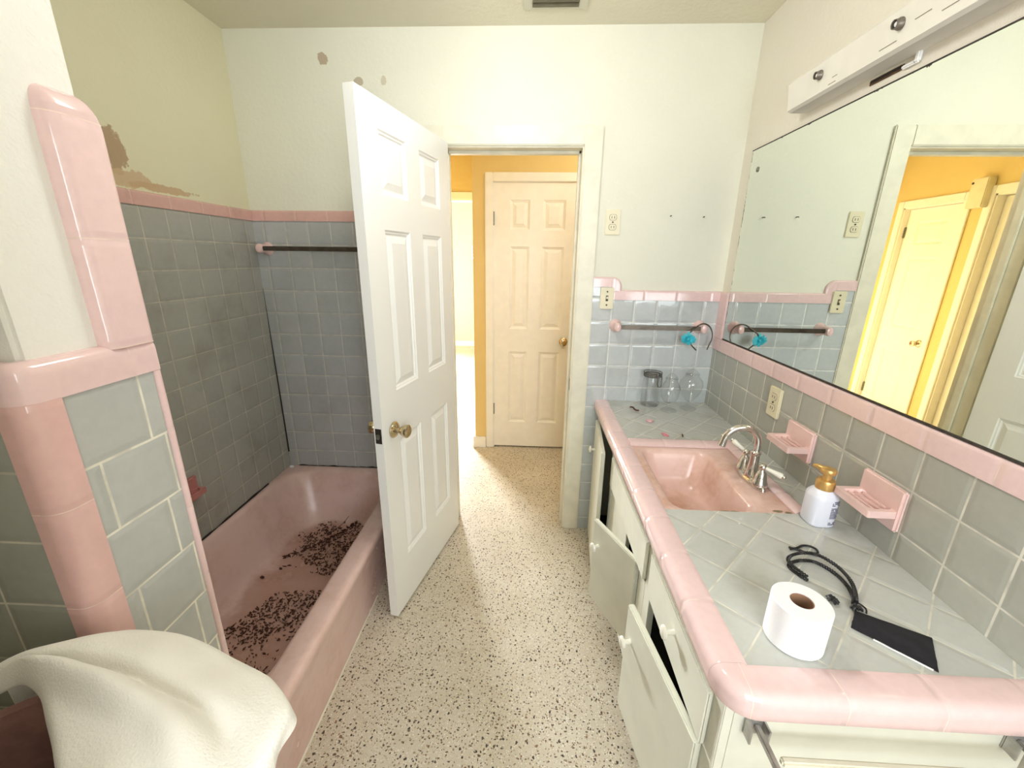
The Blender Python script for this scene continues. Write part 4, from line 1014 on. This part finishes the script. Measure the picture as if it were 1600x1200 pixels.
# towel bar on the near end of the vanity
tb = thing('towel_bar', 'cream towel bar on chrome brackets below the near counter edge', 'towel bar', (0, 0, 0))
for x0, x1 in ((0.397, 0.431), (0.838, 0.874)):
    bm = bmesh.new(); bx(bm, x0, x1, VY0 - 0.004, VY0, 0.643, 0.679, bev=0.001)
    for xs in (x0, x1 - 0.003): bx(bm, xs, xs + 0.003, VY0 - 0.024, VY0 - 0.004, 0.645, 0.677)
    br = obj('bracket', bm, M['dullchrome'], tb)
    xm = (x0 + x1) / 2 + 0.004
    obj('arm', box(xm - 0.0045, xm + 0.0045, VY0 - 0.075, VY0 - 0.004, 0.657, 0.668, bev=0.0015), M['dullchrome'], br)
obj('bar', box(0.432, 0.868, VY0 - 0.061, VY0 - 0.049, 0.652, 0.664, bev=0.003), M['trim'], tb)

# ------------------------------------------------------------------ hamper with towel, bottom left
HC = Vector((-0.525, 0.222)); HR = 0.172
hm = thing('laundry_hamper', 'round dusky pink hamper mostly hidden under the white towel', 'hamper', (HC.x, HC.y, 0))
bm = bmesh.new()
lathe(bm, [(HR * 0.85, 0), (HR * 0.88, 0.01), (HR, 0.90), (HR - 0.004, 0.906), (HR - 0.010, 0.90), (HR * 0.88 - 0.012, 0.03), (0.0005, 0.025)], n=48)
obj('body', bm, M['hamper'], hm, True)
bm = bmesh.new(); lathe(bm, [(HR - 0.012, 0.75), (HR * 0.8, 0.80), (HR * 0.4, 0.83), (0.0005, 0.82)], n=32, cap0=False)
for vv in bm.verts: vv.co.z += 0.02 * noise.noise(Vector((vv.co.x * 14, vv.co.y * 14, 3)))
obj('laundry', bm, M['hamper'], hm, True)
def curve(pts, n): return [p for p in spline(pts, n)]
hem = spline([(-0.668, 0.362, 0.935), (-0.628, 0.366, 0.952), (-0.580, 0.350, 0.950), (-0.535, 0.320, 0.945), (-0.492, 0.290, 0.943), (-0.456, 0.258, 0.942), (-0.430, 0.20, 0.940), (-0.410, 0.12, 0.938)], 8)
rim = spline([(-0.672, 0.366, 0.932), (-0.625, 0.395, 0.938), (-0.555, 0.428, 0.940), (-0.470, 0.425, 0.940), (-0.372, 0.388, 0.940), (-0.302, 0.352, 0.942), (-0.280, 0.315, 0.942), (-0.288, 0.262, 0.940), (-0.315, 0.17, 0.938)], 8)
NS = 18; ND = 12; bm = bmesh.new(); grid = []
for i, (a, b) in enumerate(zip(hem, rim)):
    col = []; t = i / (len(hem) - 1)
    inner = (b - a); 
    # turned-under hem
    for k in range(3): col.append(a + Vector((-0.002 - 0.004 * k, -0.003 - 0.002 * k, -0.010 * (3 - k))) * (1 if k < 2 else 0.5))
    for k in range(NS + 1):
        s = k / NS; p = a.lerp(b, s)
        bulge = 0.020 * math.sin(PI * min(1, s * 1.05)) * (0.4 + 0.6 * math.sin(PI * min(1, max(0, t))))
        fold = 0.022 * math.exp(-((s - (0.25 + 0.9 * (t - 0.45))) / 0.10) ** 2) * max(0, math.sin(PI * t))
        fold2 = -0.018 * math.exp(-((s - (0.42 + 0.9 * (t - 0.45))) / 0.06) ** 2) * max(0, math.sin(PI * t))
        z = p.z + bulge + fold + fold2 + 0.005 * noise.noise(p * 16)
        col.append(Vector((p.x, p.y, z)))
    outd = (b - Vector((HC.x, HC.y, b.z))); outd.z = 0
    outd = outd.normalized() if outd.length > 0 else Vector((0, 1, 0))
    ln = 0.30 + 0.05 * math.sin(t * 9); ln *= 1 - 0.92 * min(1, max(0, (t - 0.40) / 0.25))
    for k in range(1, ND + 1):
        s = k / ND; fl = 0.006 * math.sin(t * 34) * s
        o_ = (0.012 * (1 - math.exp(-s * 14)) + fl)
        p = b + outd * o_ + Vector((0, 0, -ln * s))
        col.append(p)
    grid.append(col)
vs = [[bm.verts.new(p) for p in col] for col in grid]
for a, b in zip(vs, vs[1:]):
    for k in range(len(a) - 1): bm.faces.new((a[k], a[k + 1], b[k + 1], b[k]))
tw = obj('towel', bm, M['towel'], None, True)
for p in tw.data.polygons: p.use_smooth = True
sd = tw.modifiers.new('thick', 'SOLIDIFY'); sd.thickness = 0.007; sd.offset = 0
ss = tw.modifiers.new('soft', 'SUBSURF'); ss.levels = 1; ss.render_levels = 2
tag(tw, 'white terry towel draped over the hamper in the lower left corner', 'towel')

# ------------------------------------------------------------------ light
W = bpy.data.worlds.new('World'); bpy.context.scene.world = W; W.use_nodes = True
W.node_tree.nodes['Background'].inputs[0].default_value = (0.86, 0.93, 1.0, 1)
W.node_tree.nodes['Background'].inputs[1].default_value = 1.0
def area(name, loc, target, sx, sy, power, col, spread=180):
    l = bpy.data.lights.new(name, 'AREA'); l.shape = 'RECTANGLE'; l.size = sx; l.size_y = sy; l.energy = power; l.color = col; l.spread = math.radians(spread)
    o = bpy.data.objects.new(name, l); C.objects.link(o); o.location = loc
    d = Vector(target) - Vector(loc); o.rotation_euler = d.to_track_quat('-Z', 'Y').to_euler(); return o
area('rear_window_daylight', ((WX0 + WX1) / 2, -1.12, (WZ0 + WZ1) / 2), ((WX0 + WX1) / 2, 1, (WZ0 + WZ1) / 2 - 0.05), 0.88, 1.1, 27, (0.90, 0.95, 1.0))
area('far_window_daylight', ((FX0 + FX1) / 2, 7.13, (FZ0 + FZ1) / 2), (-0.2, 2.0, 0.0), 1.5, 1.3, 300, (0.94, 0.97, 1.0), 85)
def lampo(name, loc, power, col, r):
    l = bpy.data.lights.new(name, 'POINT'); l.energy = power; l.color = col; l.shadow_soft_size = r
    o = bpy.data.objects.new(name, l); C.objects.link(o); o.location = loc; return o
lampo('hall_fill_lamp', (0.70, 2.50, 2.15), 8.5, (0.97, 0.98, 1.0), 0.08)  # unseen lamp added to brighten the closet door and yellow wall
lampo('bathroom_ceiling_lamp', (-0.1, 1.15, 2.20), 11, (0.97, 0.98, 1.0), 0.10)

# ------------------------------------------------------------------ camera
F, YAW, PITCH, ROLL, CH = 643.6016, -0.0437, 0.2936, 0.0132, 1.4484
cy_, sy_, cp, sp_ = math.cos(YAW), math.sin(YAW), math.cos(PITCH), math.sin(PITCH)
fwd = Vector((sy_ * cp, cy_ * cp, -sp_)); right = Vector((cy_, -sy_, 0)); up = right.cross(fwd)
r2 = right * math.cos(ROLL) + up * math.sin(ROLL); u2 = up * math.cos(ROLL) - right * math.sin(ROLL)
cam = bpy.data.cameras.new('Camera'); co = bpy.data.objects.new('Camera', cam); C.objects.link(co)
cam.sensor_width = 36; cam.sensor_fit = 'HORIZONTAL'; cam.lens = 36 * F / 1600; cam.clip_start = 0.01
mw = Matrix((r2, u2, -fwd)).transposed().to_4x4(); mw.translation = (0, 0, CH); co.matrix_world = mw
sc_ = bpy.context.scene; sc_.camera = co
vs_ = sc_.view_settings; vs_.view_transform = 'Standard'; vs_.look = 'None'; vs_.gamma = 1; vs_.exposure = 0.4
try: vs_.use_curve_mapping = False
except Exception: pass
sc_.cycles.max_bounces = 12; sc_.cycles.glossy_bounces = 6; sc_.cycles.transmission_bounces = 10; sc_.cycles.caustics_reflective = False
